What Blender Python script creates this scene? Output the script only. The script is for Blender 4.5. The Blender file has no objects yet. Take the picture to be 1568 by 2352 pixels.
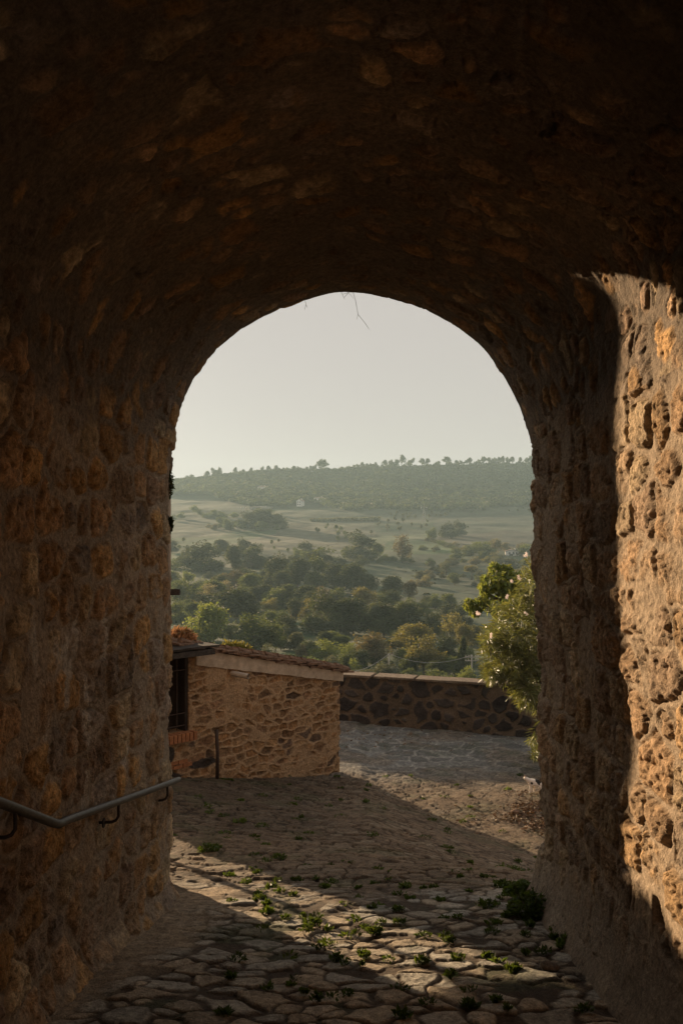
import bpy, math, random
import numpy as np
from mathutils import Vector, Matrix, Euler, Quaternion
R = math.radians
sc = bpy.context.scene
COL = sc.collection
K = 1.59439 / 3000.0            # tangent per picture unit (picture measured 1568 wide)
def at(X, Y, d): return Vector(((X - 784) * K * d, d, (1225 - Y) * K * d))

# ------------------------------------------------------------------ noise tools
def h2(i, j, seed):
    i = i.astype(np.int64); j = j.astype(np.int64)
    n = (i * 374761393 + j * 668265263 + seed * 1274126177) & 0xffffffff
    n = ((n ^ (n >> 13)) * 1274126177) & 0xffffffff
    n = ((n ^ (n >> 16)) * 2246822519) & 0xffffffff
    return ((n ^ (n >> 15)) & 0xffffff) / float(0xffffff)
def vn(x, y, z, seed=0):
    xi = np.floor(x); yi = np.floor(y); zi = np.floor(z)
    fx = x - xi; fy = y - yi; fz = z - zi
    fx = fx * fx * (3 - 2 * fx); fy = fy * fy * (3 - 2 * fy); fz = fz * fz * (3 - 2 * fz)
    def c(a, b, cc): return h2(xi + a + (zi + cc) * 131.0, yi + b + (zi + cc) * 57.0, seed)
    r = 0
    for cc in (0, 1):
        p = (c(0, 0, cc) * (1 - fx) + c(1, 0, cc) * fx) * (1 - fy) + (c(0, 1, cc) * (1 - fx) + c(1, 1, cc) * fx) * fy
        r = r + p * (fz if cc else 1 - fz)
    return r
def fbm(x, y, z, f, octv=4, seed=0, g=.5):
    a = 1; s = 0; t = 0
    for o in range(octv):
        s = s + a * vn(x * f, y * f, z * f, seed + o * 17); t += a; a *= g; f *= 2.03
    return s / t - .5
def sm(a, b, x):
    t = np.clip((x - a) / (b - a), 0, 1); return t * t * (3 - 2 * t)
def voro(u, v, cu, cv, seed, jit=.8, stag=.5, vj=None, pn=2.0, wv=.0):
    """jittered cells of cu x cv metres; returns distance to the cell border in metres, cell randoms, offset from seed"""
    U = u / cu; V = v / cv; j0 = np.floor(V); best = np.full(u.shape, 1e9); sec = best.copy()
    bx = np.zeros_like(u); by = bx.copy(); sx = bx.copy(); sy = bx.copy(); bi = bx.copy(); bj = bx.copy()
    for dj in (-1, 0, 1):
        j = j0 + dj; off = (np.mod(j, 2)) * stag; i0 = np.floor(U - off)
        for di in (-1, 0, 1):
            i = i0 + di
            px = (i + off + .5 + (h2(i, j, seed) - .5) * jit) * cu
            py = (j + .5 + (h2(i, j, seed + 5) - .5) * (jit * .8 if vj is None else vj)) * cv
            w = 1 + wv * (h2(i, j, seed + 9) - .5)
            d = ((np.abs(u - px) ** pn + (np.abs(v - py) * (cu / cv) ** .75) ** pn) ** (1 / pn) * w) ** 2
            n = d < best
            sec = np.where(n, best, np.minimum(sec, d))
            sx = np.where(n, bx, np.where(d <= sec, px, sx)); sy = np.where(n, by, np.where(d <= sec, py, sy))
            bx = np.where(n, px, bx); by = np.where(n, py, by); bi = np.where(n, i, bi); bj = np.where(n, j, bj)
            best = np.where(n, d, best)
    e = (np.sqrt(sec) - np.sqrt(best)) * .5
    r = [h2(bi, bj, seed + 31 + k * 7) for k in range(4)]
    return e, r, u - bx, v - by
def mixc(a, b, t): return a * (1 - t[..., None]) + b * t[..., None]
def C3(*a): return np.array(a, float)

# ------------------------------------------------------------------ objects
def prop(o, label=None, cat=None, group=None, kind=None):
    if label: o['label'] = label
    if cat: o['category'] = cat
    if group: o['group'] = group
    if kind: o['kind'] = kind
    return o
def empty(name, loc, rz=0, **k):
    o = bpy.data.objects.new(name, None); COL.objects.link(o); o.location = loc; o.rotation_euler = (0, 0, rz)
    o.empty_display_size = .2
    return prop(o, **k)
def link(name, me, mat=None, parent=None, **k):
    o = bpy.data.objects.new(name, me); COL.objects.link(o)
    if mat is not None: me.materials.append(mat)
    if parent is not None: o.parent = parent
    return prop(o, **k)
def raw_mesh(name, co, faces, smooth=True, col=None):
    """co (n,3), faces (m,4) numpy"""
    co = np.asarray(co, np.float32); faces = np.asarray(faces, np.int32); me = bpy.data.meshes.new(name)
    k = faces.shape[1]
    me.vertices.add(len(co)); me.vertices.foreach_set('co', co.ravel())
    me.loops.add(faces.size); me.loops.foreach_set('vertex_index', faces.ravel())
    me.polygons.add(len(faces)); me.polygons.foreach_set('loop_start', np.arange(len(faces), dtype=np.int32) * k)
    me.update(calc_edges=True)
    me.polygons.foreach_set('use_smooth', np.full(len(faces), smooth))
    if col is not None:
        a = me.color_attributes.new('tint', 'FLOAT_COLOR', 'POINT')
        a.data.foreach_set('color', np.concatenate([col, np.ones((len(col), 1))], 1).astype(np.float32).ravel())
    return me
def grid_faces(n, m, flip=False):
    a = np.arange(n * m).reshape(n, m)
    f = np.stack([a[:-1, :-1], a[:-1, 1:], a[1:, 1:], a[1:, :-1]], -1).reshape(-1, 4)
    return f[:, ::-1] if flip else f
class MB:
    def __init__(s): s.v = []; s.f = []
    def add(s, v, f):
        b = len(s.v); s.v += [tuple(p) for p in v]; s.f += [tuple(i + b for i in q) for q in f]
    def box(s, c, size, rot=None, jit=0, rnd=random):
        x, y, z = size[0] / 2, size[1] / 2, size[2] / 2; c = Vector(c)
        v = [Vector((a * x, b * y, d * z)) for a in (-1, 1) for b in (-1, 1) for d in (-1, 1)]
        if jit: v = [p + Vector([rnd.uniform(-jit, jit) for _ in range(3)]) for p in v]
        if rot is not None: v = [rot @ p for p in v]
        s.add([c + p for p in v], [(0, 1, 3, 2), (4, 6, 7, 5), (0, 4, 5, 1), (2, 3, 7, 6), (0, 2, 6, 4), (1, 5, 7, 3)])
    def tube(s, pts, rad, n=8, cap=True):
        pts = [Vector(p) for p in pts]; rad = rad if isinstance(rad, (list, tuple)) else [rad] * len(pts)
        rings = []; up = None
        for i, p in enumerate(pts):
            t = (pts[min(i + 1, len(pts) - 1)] - pts[max(i - 1, 0)]).normalized()
            if up is None: up = t.orthogonal().normalized()
            up = (up - t * up.dot(t)).normalized(); w = t.cross(up)
            rings.append([p + (up * math.cos(a) + w * math.sin(a)) * rad[i] for a in [2 * math.pi * k / n for k in range(n)]])
        f = []
        for i in range(len(pts) - 1):
            for k in range(n): f.append((i * n + k, i * n + (k + 1) % n, (i + 1) * n + (k + 1) % n, (i + 1) * n + k))
        if cap: f.append(tuple(range(n))[::-1]); f.append(tuple(range((len(pts) - 1) * n, len(pts) * n)))
        s.add([q for r in rings for q in r], f)
    def mesh(s, name, smooth=False):
        me = bpy.data.meshes.new(name); me.from_pydata(s.v, [], s.f); me.update()
        if smooth: me.polygons.foreach_set('use_smooth', [True] * len(me.polygons))
        return me
    def build(s, name, mat, parent=None, smooth=False, bevel=0, **k):
        o = link(name, s.mesh(name, smooth), mat, parent, **k)
        if bevel:
            b = o.modifiers.new('b', 'BEVEL'); b.width = bevel; b.segments = 2; b.limit_method = 'ANGLE'
        return o

# ------------------------------------------------------------------ materials
def mat_new(name):
    m = bpy.data.materials.new(name); m.use_nodes = True; nt = m.node_tree; nt.nodes.clear()
    out = nt.nodes.new('ShaderNodeOutputMaterial'); return m, nt, out
def N(nt, t, **k):
    n = nt.nodes.new(t)
    for a, b in k.items(): setattr(n, a, b)
    return n
def rough_mat(name, color=None, attr=False, scale=30, var=.35, bump=.004, rough=.9, fine=4.0, spec=.25, metal=0, bscale=None):
    m, nt, out = mat_new(name); L = nt.links.new
    p = N(nt, 'ShaderNodeBsdfPrincipled'); L(p.outputs[0], out.inputs[0])
    p.inputs['Roughness'].default_value = rough; p.inputs['Specular IOR Level'].default_value = spec; p.inputs['Metallic'].default_value = metal
    tc = N(nt, 'ShaderNodeTexCoord')
    n1 = N(nt, 'ShaderNodeTexNoise'); n1.inputs['Scale'].default_value = scale; n1.inputs['Detail'].default_value = 6; n1.inputs['Roughness'].default_value = .65
    L(tc.outputs['Object'], n1.inputs['Vector'])
    n2 = N(nt, 'ShaderNodeTexNoise'); n2.inputs['Scale'].default_value = scale * fine; n2.inputs['Detail'].default_value = 5; n2.inputs['Roughness'].default_value = .7
    L(tc.outputs['Object'], n2.inputs['Vector'])
    mr = N(nt, 'ShaderNodeMapRange'); mr.inputs[1].default_value = .3; mr.inputs[2].default_value = .7
    mr.inputs[3].default_value = 1 - var; mr.inputs[4].default_value = 1 + var; L(n1.outputs[0], mr.inputs[0])
    mr2 = N(nt, 'ShaderNodeMapRange'); mr2.inputs[1].default_value = .3; mr2.inputs[2].default_value = .7
    mr2.inputs[3].default_value = 1 - var * .6; mr2.inputs[4].default_value = 1 + var * .6; L(n2.outputs[0], mr2.inputs[0])
    mu = N(nt, 'ShaderNodeMath', operation='MULTIPLY'); L(mr.outputs[0], mu.inputs[0]); L(mr2.outputs[0], mu.inputs[1])
    vs = N(nt, 'ShaderNodeVectorMath', operation='SCALE'); L(mu.outputs[0], vs.inputs['Scale'])
    if attr:
        a = N(nt, 'ShaderNodeAttribute'); a.attribute_name = 'tint'; L(a.outputs['Color'], vs.inputs[0])
    else: vs.inputs[0].default_value = color
    L(vs.outputs[0], p.inputs['Base Color'])
    if bump:
        b1 = N(nt, 'ShaderNodeBump'); b1.inputs['Distance'].default_value = bump; L(n1.outputs[0], b1.inputs['Height'])
        b2 = N(nt, 'ShaderNodeBump'); b2.inputs['Distance'].default_value = bump * .6; L(n2.outputs[0], b2.inputs['Height'])
        L(b1.outputs[0], b2.inputs['Normal']); L(b2.outputs[0], p.inputs['Normal'])
    return m
def leaf_mat(name, color, trans=.4, rough=.6, var=.35, spec=.3, tcol=None):
    m, nt, out = mat_new(name); L = nt.links.new
    p = N(nt, 'ShaderNodeBsdfPrincipled'); p.inputs['Roughness'].default_value = rough; p.inputs['Specular IOR Level'].default_value = spec
    t = N(nt, 'ShaderNodeBsdfTranslucent'); mx = N(nt, 'ShaderNodeMixShader'); mx.inputs[0].default_value = trans
    L(p.outputs[0], mx.inputs[1]); L(t.outputs[0], mx.inputs[2]); L(mx.outputs[0], out.inputs[0])
    a = N(nt, 'ShaderNodeAttribute'); a.attribute_name = 'tint'
    oi = N(nt, 'ShaderNodeObjectInfo')
    mr = N(nt, 'ShaderNodeMapRange'); mr.inputs[3].default_value = 1 - var * .5; mr.inputs[4].default_value = 1 + var * .5; L(oi.outputs['Random'], mr.inputs[0])
    vm = N(nt, 'ShaderNodeVectorMath', operation='MULTIPLY'); L(a.outputs['Color'], vm.inputs[0]); vm.inputs[1].default_value = color
    vs = N(nt, 'ShaderNodeVectorMath', operation='SCALE'); L(vm.outputs[0], vs.inputs[0]); L(mr.outputs[0], vs.inputs['Scale'])
    L(vs.outputs[0], p.inputs['Base Color'])
    v2 = N(nt, 'ShaderNodeVectorMath', operation='MULTIPLY'); L(vs.outputs[0], v2.inputs[0]); v2.inputs[1].default_value = tcol or (1.5, 1.35, .7)
    L(v2.outputs[0], t.inputs['Color'])
    return m
M_stone = rough_mat('wall_stone', attr=True, scale=34, var=.42, bump=.022, fine=3.0)
M_ground = rough_mat('street_stone', attr=True, scale=24, var=.45, bump=.016, fine=4, spec=.3)
M_terr = rough_mat('field_soil', attr=True, scale=.05, var=.22, bump=0, fine=7)
M_plaster = rough_mat('plaster', (.40, .315, .23), scale=9, var=.25, bump=.006, fine=5)
M_tile = rough_mat('roof_tile', (.17, .105, .07), scale=12, var=.6, bump=.01, fine=4)
M_slate = rough_mat('dark_board', (.045, .038, .032), scale=14, var=.5, bump=.008)
M_brick = rough_mat('brick', (.30, .13, .06), scale=20, var=.3, bump=.004)
M_mort = rough_mat('mortar', (.27, .2, .14), scale=20, var=.3, bump=.004)
M_iron = rough_mat('rusty_iron', (.06, .042, .033), scale=60, var=.4, bump=.001, rough=.7, metal=.3)
M_rail = rough_mat('handrail_steel', (.10, .09, .08), scale=40, var=.3, bump=.0008, rough=.5, metal=.5, spec=.4)
M_pvc = rough_mat('pipe_plastic', (.42, .37, .31), scale=15, var=.15, bump=.001, rough=.5)
M_dark = rough_mat('dark_interior', (.03, .024, .02), scale=10, var=.3, bump=.004)
M_cap = rough_mat('coping_stone', (.17, .13, .095), scale=16, var=.45, bump=.008)
M_white = rough_mat('white_render', (.72, .70, .66), scale=1.5, var=.12, bump=0)
M_house_roof = rough_mat('house_tiles', (.26, .19, .15), scale=1.5, var=.3, bump=0)
M_win = rough_mat('window_glass', (.05, .055, .06), scale=1, var=.1, bump=0, rough=.2, spec=.5)
M_grey = rough_mat('concrete', (.33, .31, .28), scale=2, var=.2, bump=0)
M_bark = rough_mat('bark', (.10, .075, .055), scale=8, var=.4, bump=.01)
M_wood = rough_mat('weathered_wood', (.09, .065, .045), scale=20, var=.4, bump=.004)
LEAF = dict(
    dark=leaf_mat('foliage_dark', (.052, .068, .033), .38),
    mid=leaf_mat('foliage_mid', (.090, .118, .046), .46),
    bright=leaf_mat('foliage_bright', (.14, .175, .055), .5),
    olive=leaf_mat('foliage_olive', (.105, .115, .068), .32),
    yellow=leaf_mat('foliage_yellow', (.145, .140, .048), .42),
    brown=leaf_mat('foliage_brown', (.115, .100, .055), .35),
    pale=leaf_mat('foliage_pale', (.17, .16, .10), .35),
    dry=leaf_mat('foliage_dry', (.30, .19, .11), .35, tcol=(1.2, 1, .8)),
    oleander=leaf_mat('foliage_oleander', (.13, .15, .058), .38, rough=.40, spec=.9, tcol=(1.45, 1.35, .8)),
    weed=leaf_mat('foliage_weed', (.075, .115, .025), .42, rough=.5),
    litter=leaf_mat('leaf_litter', (.15, .095, .055), .1, tcol=(1.1, .95, .7)))
M_petal = leaf_mat('petal', (.78, .70, .66), .35, tcol=(1, .9, .85))

# ------------------------------------------------------------------ street ground
def gz(x, y):
    x = np.asarray(x, float); y = np.asarray(y, float)
    k = .55; yy = 13.55 - k * np.log1p(np.exp(np.clip((13.55 - y) / k, -40, 40)))
    yy = np.where(13.55 - y > 15, y, yy)
    z = -1.6 - .193 * yy
    z = z + .155 * np.maximum(0, -x - .25) * sm(7.5, 11.5, y)
    z = z - .27 * np.maximum(0, x - .35) * sm(6.6, 9.6, y)
    z = np.where(y > 6, np.maximum(z, -4.26), z)
    return z
def gzs(x, y): return float(gz(np.array([x]), np.array([y]))[0])
def hit(X, Y):
    """the ground point seen at picture position X, Y"""
    d = 2.0
    while d < 30:
        p = at(X, Y, d)
        if p.z < gzs(p.x, d): return at(X, Y, d)
        d += .01
    return at(X, Y, 18)
def street():
    ys = [-16, -10, -7, -5, -3, -1, 0, 1, 2, 2.6, 3.0]; y = 3.2
    while y < 19.2: ys.append(y); y += .0072 * (y / 4) ** 1.55
    ys = np.array(ys); n = 470
    t = np.linspace(-1, 1, n); W = np.maximum(1.68, .25 * ys + .12); cx = np.maximum(0, (ys - 7)) * .014
    x = cx[:, None] + t[None, :] * W[:, None]
    ext = np.array([.5, 1.2, 2.2, 4, 7])
    x = np.concatenate([(x[:, :1] - ext[::-1][None, :]), x, (x[:, -1:] + ext[None, :])], 1)
    Y = np.repeat(ys[:, None], x.shape[1], 1); z = gz(x, Y)
    zz = z * 0
    n1 = fbm(x, Y, zz, 1.3, 4, 3); n2 = fbm(x, Y, zz, 9, 4, 9); n3 = fbm(x, Y, zz, 34, 3, 21)
    wx = x + fbm(x, Y, zz, 3, 3, 41) * .16; wy = Y + fbm(x, Y, zz, 3, 3, 47) * .10
    # near cobbles
    wx1 = wx + n2 * .05 + n3 * .012; wy1 = wy + n2 * .03 + n3 * .008
    e1, r1, du, dv = voro(wx1, wy1, .205, .128, 11, 1.0, pn=2.6, wv=.9)
    big = sm(.004, .022, e1 + n2 * .022) * (r1[3] > .10)
    h1 = big * (.006 + .014 * r1[0] + (du * (r1[1] - .5) + dv * (r1[2] - .4)) * .20) + big * n2 * .026 + n3 * .011
    gap1 = (1 - big) * -.006 + n2 * .022
    # worn, edge laid stones further down
    e2, r2, du2, dv2 = voro(wx + n2 * .04, wy + n2 * .03, .21, .10, 77, 1.0, pn=3, wv=.9)
    st2 = sm(.003, .014, e2 + n2 * .018)
    h2_ = st2 * (.012 + .034 * r2[0] ** 1.5 + dv2 * (r2[1] - .3) * .35) + n2 * .020 + n3 * .008
    # flat slabs by the parapet
    e3, r3, _, _ = voro(wx, wy, .46, .34, 99, .95)
    st3 = sm(.012, .03, e3 + n2 * .015)
    h3 = -(st3) * .006 * r3[0] + n2 * .012 + n3 * .006
    zA = sm(6.25, 6.8, Y + n1 * 1.6 - .12 * x); zB = sm(13.2, 15.2, Y + n1 * 1.4)
    h = (h1 + gap1 * (1 - big)) * (1 - zA) + h2_ * zA * (1 - zB) + (h2_ * .35 + h3) * zB
    # trodden mortar beside the left wall
    dirt = sm(.18, -.14, x + 1.05 + n1 * .55 + .12 * (5.2 - Y)) * (1 - sm(6.3, 7.0, Y)) * .9
    dirt2 = sm(.02, .2, n1 + .2 * n2) * zA * (1 - zB) * .55
    h = h * .62 * (1 - .55 * sm(.8, 1.8, x) * sm(8, 10, Y))
    h = h * (1 - dirt * .85) * (1 - .7 * dirt2) + n1 * .07 + dirt * (n2 * .02)
    z = z + np.where(Y < 2.9, 0, h)
    v = .78 + .44 * r1[3]
    c1 = mixc(C3(.40, .325, .235)[None, None] * v[..., None], C3(.38, .35, .295)[None, None] * v[..., None], sm(.4, .7, r1[1]))
    c1 = mixc(C3(.085, .058, .036)[None, None] + 0 * c1, c1, big)
    c2 = mixc(C3(.20, .145, .095)[None, None] * (.75 + .5 * r2[3])[..., None], C3(.27, .215, .15)[None, None] * np.ones_like(v)[..., None], sm(.6, .95, r2[2]))
    c2 = mixc(C3(.075, .05, .03)[None, None] + 0 * c2, c2, st2)
    c2 = mixc(c2, C3(.22, .155, .098)[None, None] + 0 * c2, dirt2)
    c3 = mixc(C3(.31, .30, .27)[None, None] + 0 * c2, C3(.165, .165, .155)[None, None] * (.8 + .5 * r3[1])[..., None], st3)
    c3 = mixc(c3, c2 * .95, sm(-.05, .1, n1) * .5)
    c2 = c2 * (1 - .45 * sm(1.0, -1.0, x) * sm(7.6, 10, Y))[..., None]  # shade beside the shed put into the ground colour
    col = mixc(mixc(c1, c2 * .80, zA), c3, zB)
    col = mixc(col, C3(.33, .245, .16)[None, None] + 0 * col, dirt)
    moss = sm(.10, .22, fbm(x, Y, zz, 2.2, 4, 71) + (1 - big) * .05) * .55
    col = mixc(col, C3(.06, .075, .03)[None, None] + 0 * col, moss * (1 - dirt) * (.5 + .5 * (1 - zA)))
    col = col * (1 + .5 * n2 + .5 * n3)[..., None]
    global SX, SY, SZ
    SX, SY, SZ = x, ys, z
    nr, nc = x.shape
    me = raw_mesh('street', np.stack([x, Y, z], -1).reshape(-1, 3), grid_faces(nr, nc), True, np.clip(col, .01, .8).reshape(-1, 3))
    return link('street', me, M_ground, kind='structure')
street()
def top(x, y, r=.0):
    j = int(np.argmin(abs(SY - y))); i = int(np.argmin(abs(SX[j] - x)))
    return float(SZ[max(0, j - 1):j + 2, max(0, i - 2):i + 3].max())

# ------------------------------------------------------------------ vaulted gateway
OUT = [(389, 2500), (389, 2100), (388, 1900), (389, 1700), (392, 1500), (389, 1300), (387, 1150), (392, 1050), (404, 970), (424, 905), (455, 855), (492, 806),
       (540, 765), (600, 727), (660, 702), (720, 683), (778, 668), (860, 676), (930, 694), (985, 714), (1040, 745), (1088, 780), (1120, 812),
       (1155, 862), (1185, 920), (1207, 975), (1220, 1035), (1225, 1100), (1225, 1300), (1233, 1450), (1242, 1560), (1236, 1620), (1240, 1750), (1243, 2000), (1245, 2500)]
YE = 6.3
def profile():
    P = np.array([[(X - 784) * K * YE, (1225 - Y) * K * YE] for X, Y in OUT])
    seg = np.hypot(*np.diff(P, axis=0).T); s = np.concatenate([[0], np.cumsum(seg)])
    S = np.arange(0, s[-1], .0085)
    # smooth curve through the points
    x = np.interp(S, s, P[:, 0]); z = np.interp(S, s, P[:, 1])
    k = np.hanning(41); k /= k.sum()
    xs = np.convolve(np.pad(x, 20, 'edge'), k, 'valid'); zs = np.convolve(np.pad(z, 20, 'reflect', reflect_type='odd'), k, 'valid')
    return S, xs, zs
def archway():
    S, X0, Z0 = profile(); ns = len(S)
    dx = np.gradient(X0); dz = np.gradient(Z0); ln = np.hypot(dx, dz); NX = dz / ln; NZ = -dx / ln   # pointing into the passage
    ys = [-3, -2.6, -2.2, -1.8, -1.4, -1.0, -.6, -.2, .2, .5, .8, 1.0, 1.15, 1.3] + [1.4 + .03 * i for i in range(52)]
    y = 2.97
    while y < YE: ys.append(y); y += .0088 + .0018 * (y - 3)
    nin = len(ys); ys = np.array(ys)
    Y = np.repeat(ys[:, None], ns, 1); SS = np.repeat(S[None, :], len(ys), 0)
    b = sm(4.2, YE, Y)
    sx = np.where(X0 < 0, 1.47 / 1.335, 1.45 / 1.50)[None, :]
    cx = X0[None, :] * (sx * (1 - b) + b); cz = np.where(Z0 > 0, Z0 * 1.05, Z0)[None, :] * (1 - b) + Z0[None, :] * b
    cz = cz + 0 * Y
    cx = cx + (1 - b) * np.exp(-((cz - 1.30) / .42) ** 2) * np.where(X0 > .3, .20 * sm(.3, 1.0, X0), -.07 * sm(.3, 1.0, -X0))[None, :]
    # rounded outer corner, then the outer face
    Rr = .07; rows = []
    for k in range(1, 8):
        a = k / 7 * math.pi / 2
        rows.append((Rr * math.sin(a), Rr * (1 - math.cos(a)), a))
    for o_ in (.12, .2, .32, .5, .8, 1.3, 2.0, 3.0): rows.append((Rr, o_, math.pi / 2))
    nrow = len(rows)
    Yx = np.repeat(np.array([[YE + r[0]] for r in rows]), ns, 1)
    off = np.array([[r[1]] for r in rows]); ang = np.array([[r[2]] for r in rows])
    Xx = X0[None, :] - NX[None, :] * off; Zx = Z0[None, :] - NZ[None, :] * off
    Y2 = np.concatenate([Y, Yx]); Xc = np.concatenate([cx, Xx]); Zc = np.concatenate([cz, Zx])
    nx = np.concatenate([np.repeat(NX[None], len(ys), 0), NX[None] * np.cos(ang)]); nz = np.concatenate([np.repeat(NZ[None], len(ys), 0), NZ[None] * np.cos(ang)])
    ny = np.concatenate([np.zeros_like(Y), np.sin(ang) + 0 * Yx])
    S2 = np.concatenate([SS, np.repeat(S[None], nrow, 0)])
    vv = Y2 + np.concatenate([np.zeros_like(Y), off + 0 * Yx])        # running coordinate along the surface
    q = Xc, Y2 + np.concatenate([np.zeros_like(Y), off + 0 * Yx]) * .0, Zc
    n1 = fbm(*q, 1.1, 4, 5); n2 = fbm(*q, 7, 4, 15); n3 = fbm(*q, 26, 4, 25, .6); n4 = fbm(*q, 48, 2, 29, .7)
    arch = sm(.45, .95, Zc + 0 * n1)                                   # 0 on the walls, 1 on the vault
    wu = vv + fbm(*q, 2.2, 3, 51) * .13; wv = S2 + fbm(*q, 1.8, 3, 57) * .12
    e1, r1, du, dv = voro(wu + n2 * .045, wv + n2 * .035, .30, .235, 3, 1.0, vj=.30, pn=4.5, wv=.45)
    e2, r2, du2, dv2 = voro(wu + n2 * .05, wv + n2 * .04, .17, .22, 8, 1.0, .5, pn=3, wv=.9)
    endz = sm(YE - .42, YE - .25, vv) * (1 - arch)
    t = np.clip(arch, 0, 1)
    e = e1 * (1 - t) + e2 * t
    r = [a * (1 - (t > .5)) + b_ * (t > .5) for a, b_ in zip(r1, r2)]
    w = .022 + .02 * n1
    stone = sm(w - .010, w + .016, e + n2 * .034 + n3 * .020)
    smear = sm(.05, .16, fbm(*q, 2.6, 5, 91, .62) + .16 * (r[3] - .5)) * .9
    right = (Xc > .4).astype(float)
    stone_v = stone * (1 - smear)
    pit = np.minimum(0, n3 + .06) * 1.0
    pitbig = np.minimum(0, fbm(*q, 17, 3, 33, .6) + .08)
    rel = .004 + .016 * r[0] + .004 * sm(0, .06, e) + (du * (r[1] - .5) + dv * (r[2] - .5)) * .05 * (1 - t)
    hole = (r[1] < .018).astype(float)
    h = stone_v * (rel + n2 * .032 + pit * .075 + pitbig * .05) + (1 - stone_v) * (n2 * .022 + n3 * .008) - stone_v * hole * (.03 + .03 * r[2]) - stone * smear * .0 + n1 * .07
    groove = np.exp(-((e + n2 * .034 + n3 * .02 - w) / .008) ** 2) * sm(-.12, .12, fbm(*q, 3.5, 3, 131)) * (1 - smear)
    h = h - groove * .020 + n4 * (.010 + .012 * stone_v)
    h = h * (1 + .15 * right) * (1 - .25 * t) * (1 - .45 * t * sm(YE - .5, YE, vv))
    # rendered skirting along the foot of the walls
    hg = Zc - gz(Xc, Y2)
    skirt = sm(.52, .12, hg + n1 * .35 + .25 * (1 - right) - .14 * (Y2 < 5.4) * right) * (1 - t)
    skirt = skirt * (.25 + .75 * right)
    h = h * (1 - skirt * .8) + skirt * (.03 + .06 * sm(.4, 0, hg)) + skirt * n2 * .012
    h = h + sm(.14, -.02, hg) * .05
    px = Xc + nx * h; py = Y2 + ny * h; pz = Zc + nz * h
    base = np.zeros(px.shape + (3,))
    mort = C3(.30, .228, .165)[None, None] * (1 + .5 * n1 + .5 * n2 + .25 * n3)[..., None]
    pal = [C3(.42, .25, .11), C3(.34, .225, .135), C3(.26, .20, .155), C3(.44, .33, .21), C3(.36, .22, .12), C3(.27, .18, .12)]
    idx = np.floor(r[2] * 5.999).astype(int); stc = np.array(pal)[idx]
    stc = stc * (.72 + .5 * r[3])[..., None]
    stc = np.where((r[1] < .012)[..., None], C3(.04, .034, .03)[None, None], stc)
    stc = stc * (1 + 1.0 * n2 + 1.6 * np.minimum(n3, .08))[..., None]
    och = sm(.02, .2, fbm(*q, 5, 3, 63)) * .45
    stc = mixc(stc, C3(.36, .20, .07)[None, None] + 0 * stc, och * (1 - right * .6))
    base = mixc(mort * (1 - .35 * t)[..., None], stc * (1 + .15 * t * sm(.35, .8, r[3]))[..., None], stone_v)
    rt = right * (1 - t)
    base = mixc(base, base * .65 + C3(.34, .255, .175)[None, None] * .35, rt)
    base = mixc(base, C3(.24, .195, .15)[None, None] * (1 + .5 * n2)[..., None], skirt * .85)
    # blotchy darker tone over the vault, old limewash and mineral runs low on the left wall
    vault_tone = np.clip(t * .22 + .2 * t * n1 * 4, 0, .5)
    base = base * (1 - vault_tone)[..., None]
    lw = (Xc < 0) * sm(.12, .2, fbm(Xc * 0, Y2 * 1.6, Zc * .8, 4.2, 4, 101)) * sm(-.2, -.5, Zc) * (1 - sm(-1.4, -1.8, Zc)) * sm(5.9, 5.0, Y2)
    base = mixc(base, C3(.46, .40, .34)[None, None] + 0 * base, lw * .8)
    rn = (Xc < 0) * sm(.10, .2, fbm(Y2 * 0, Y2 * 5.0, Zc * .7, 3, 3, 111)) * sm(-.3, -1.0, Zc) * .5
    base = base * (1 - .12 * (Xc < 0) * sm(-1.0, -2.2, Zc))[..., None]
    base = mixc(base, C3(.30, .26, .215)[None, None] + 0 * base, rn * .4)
    base = np.clip(base * np.array([1.38, 1.37, 1.33]), .006, .8)
    root = empty('stone_archway', (0, 0, 0), label='rough stone vaulted gateway with ochre blocks set in thick mortar framing the valley', cat='archway')
    co = np.stack([px, py, pz], -1); nr = co.shape[0]
    cuts = np.searchsorted(S, [0, 0]);
    il = int(np.argmax(Z0 > .62)); ir = ns - int(np.argmax(Z0[::-1] > .62))
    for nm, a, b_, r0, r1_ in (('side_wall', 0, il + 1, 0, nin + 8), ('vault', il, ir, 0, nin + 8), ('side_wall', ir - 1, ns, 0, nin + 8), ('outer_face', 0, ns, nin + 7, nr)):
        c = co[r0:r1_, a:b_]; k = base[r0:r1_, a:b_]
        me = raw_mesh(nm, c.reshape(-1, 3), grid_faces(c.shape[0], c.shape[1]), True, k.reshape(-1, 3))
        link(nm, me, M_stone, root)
    mb = MB(); mb.box((-2.37, 6.77, -.2), (1.62, .66, 6.8)); mb.build('shade_block', M_mort, root, bevel=.03)  # unseen block added behind the left jamb to trim the sun strip
archway()

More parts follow.
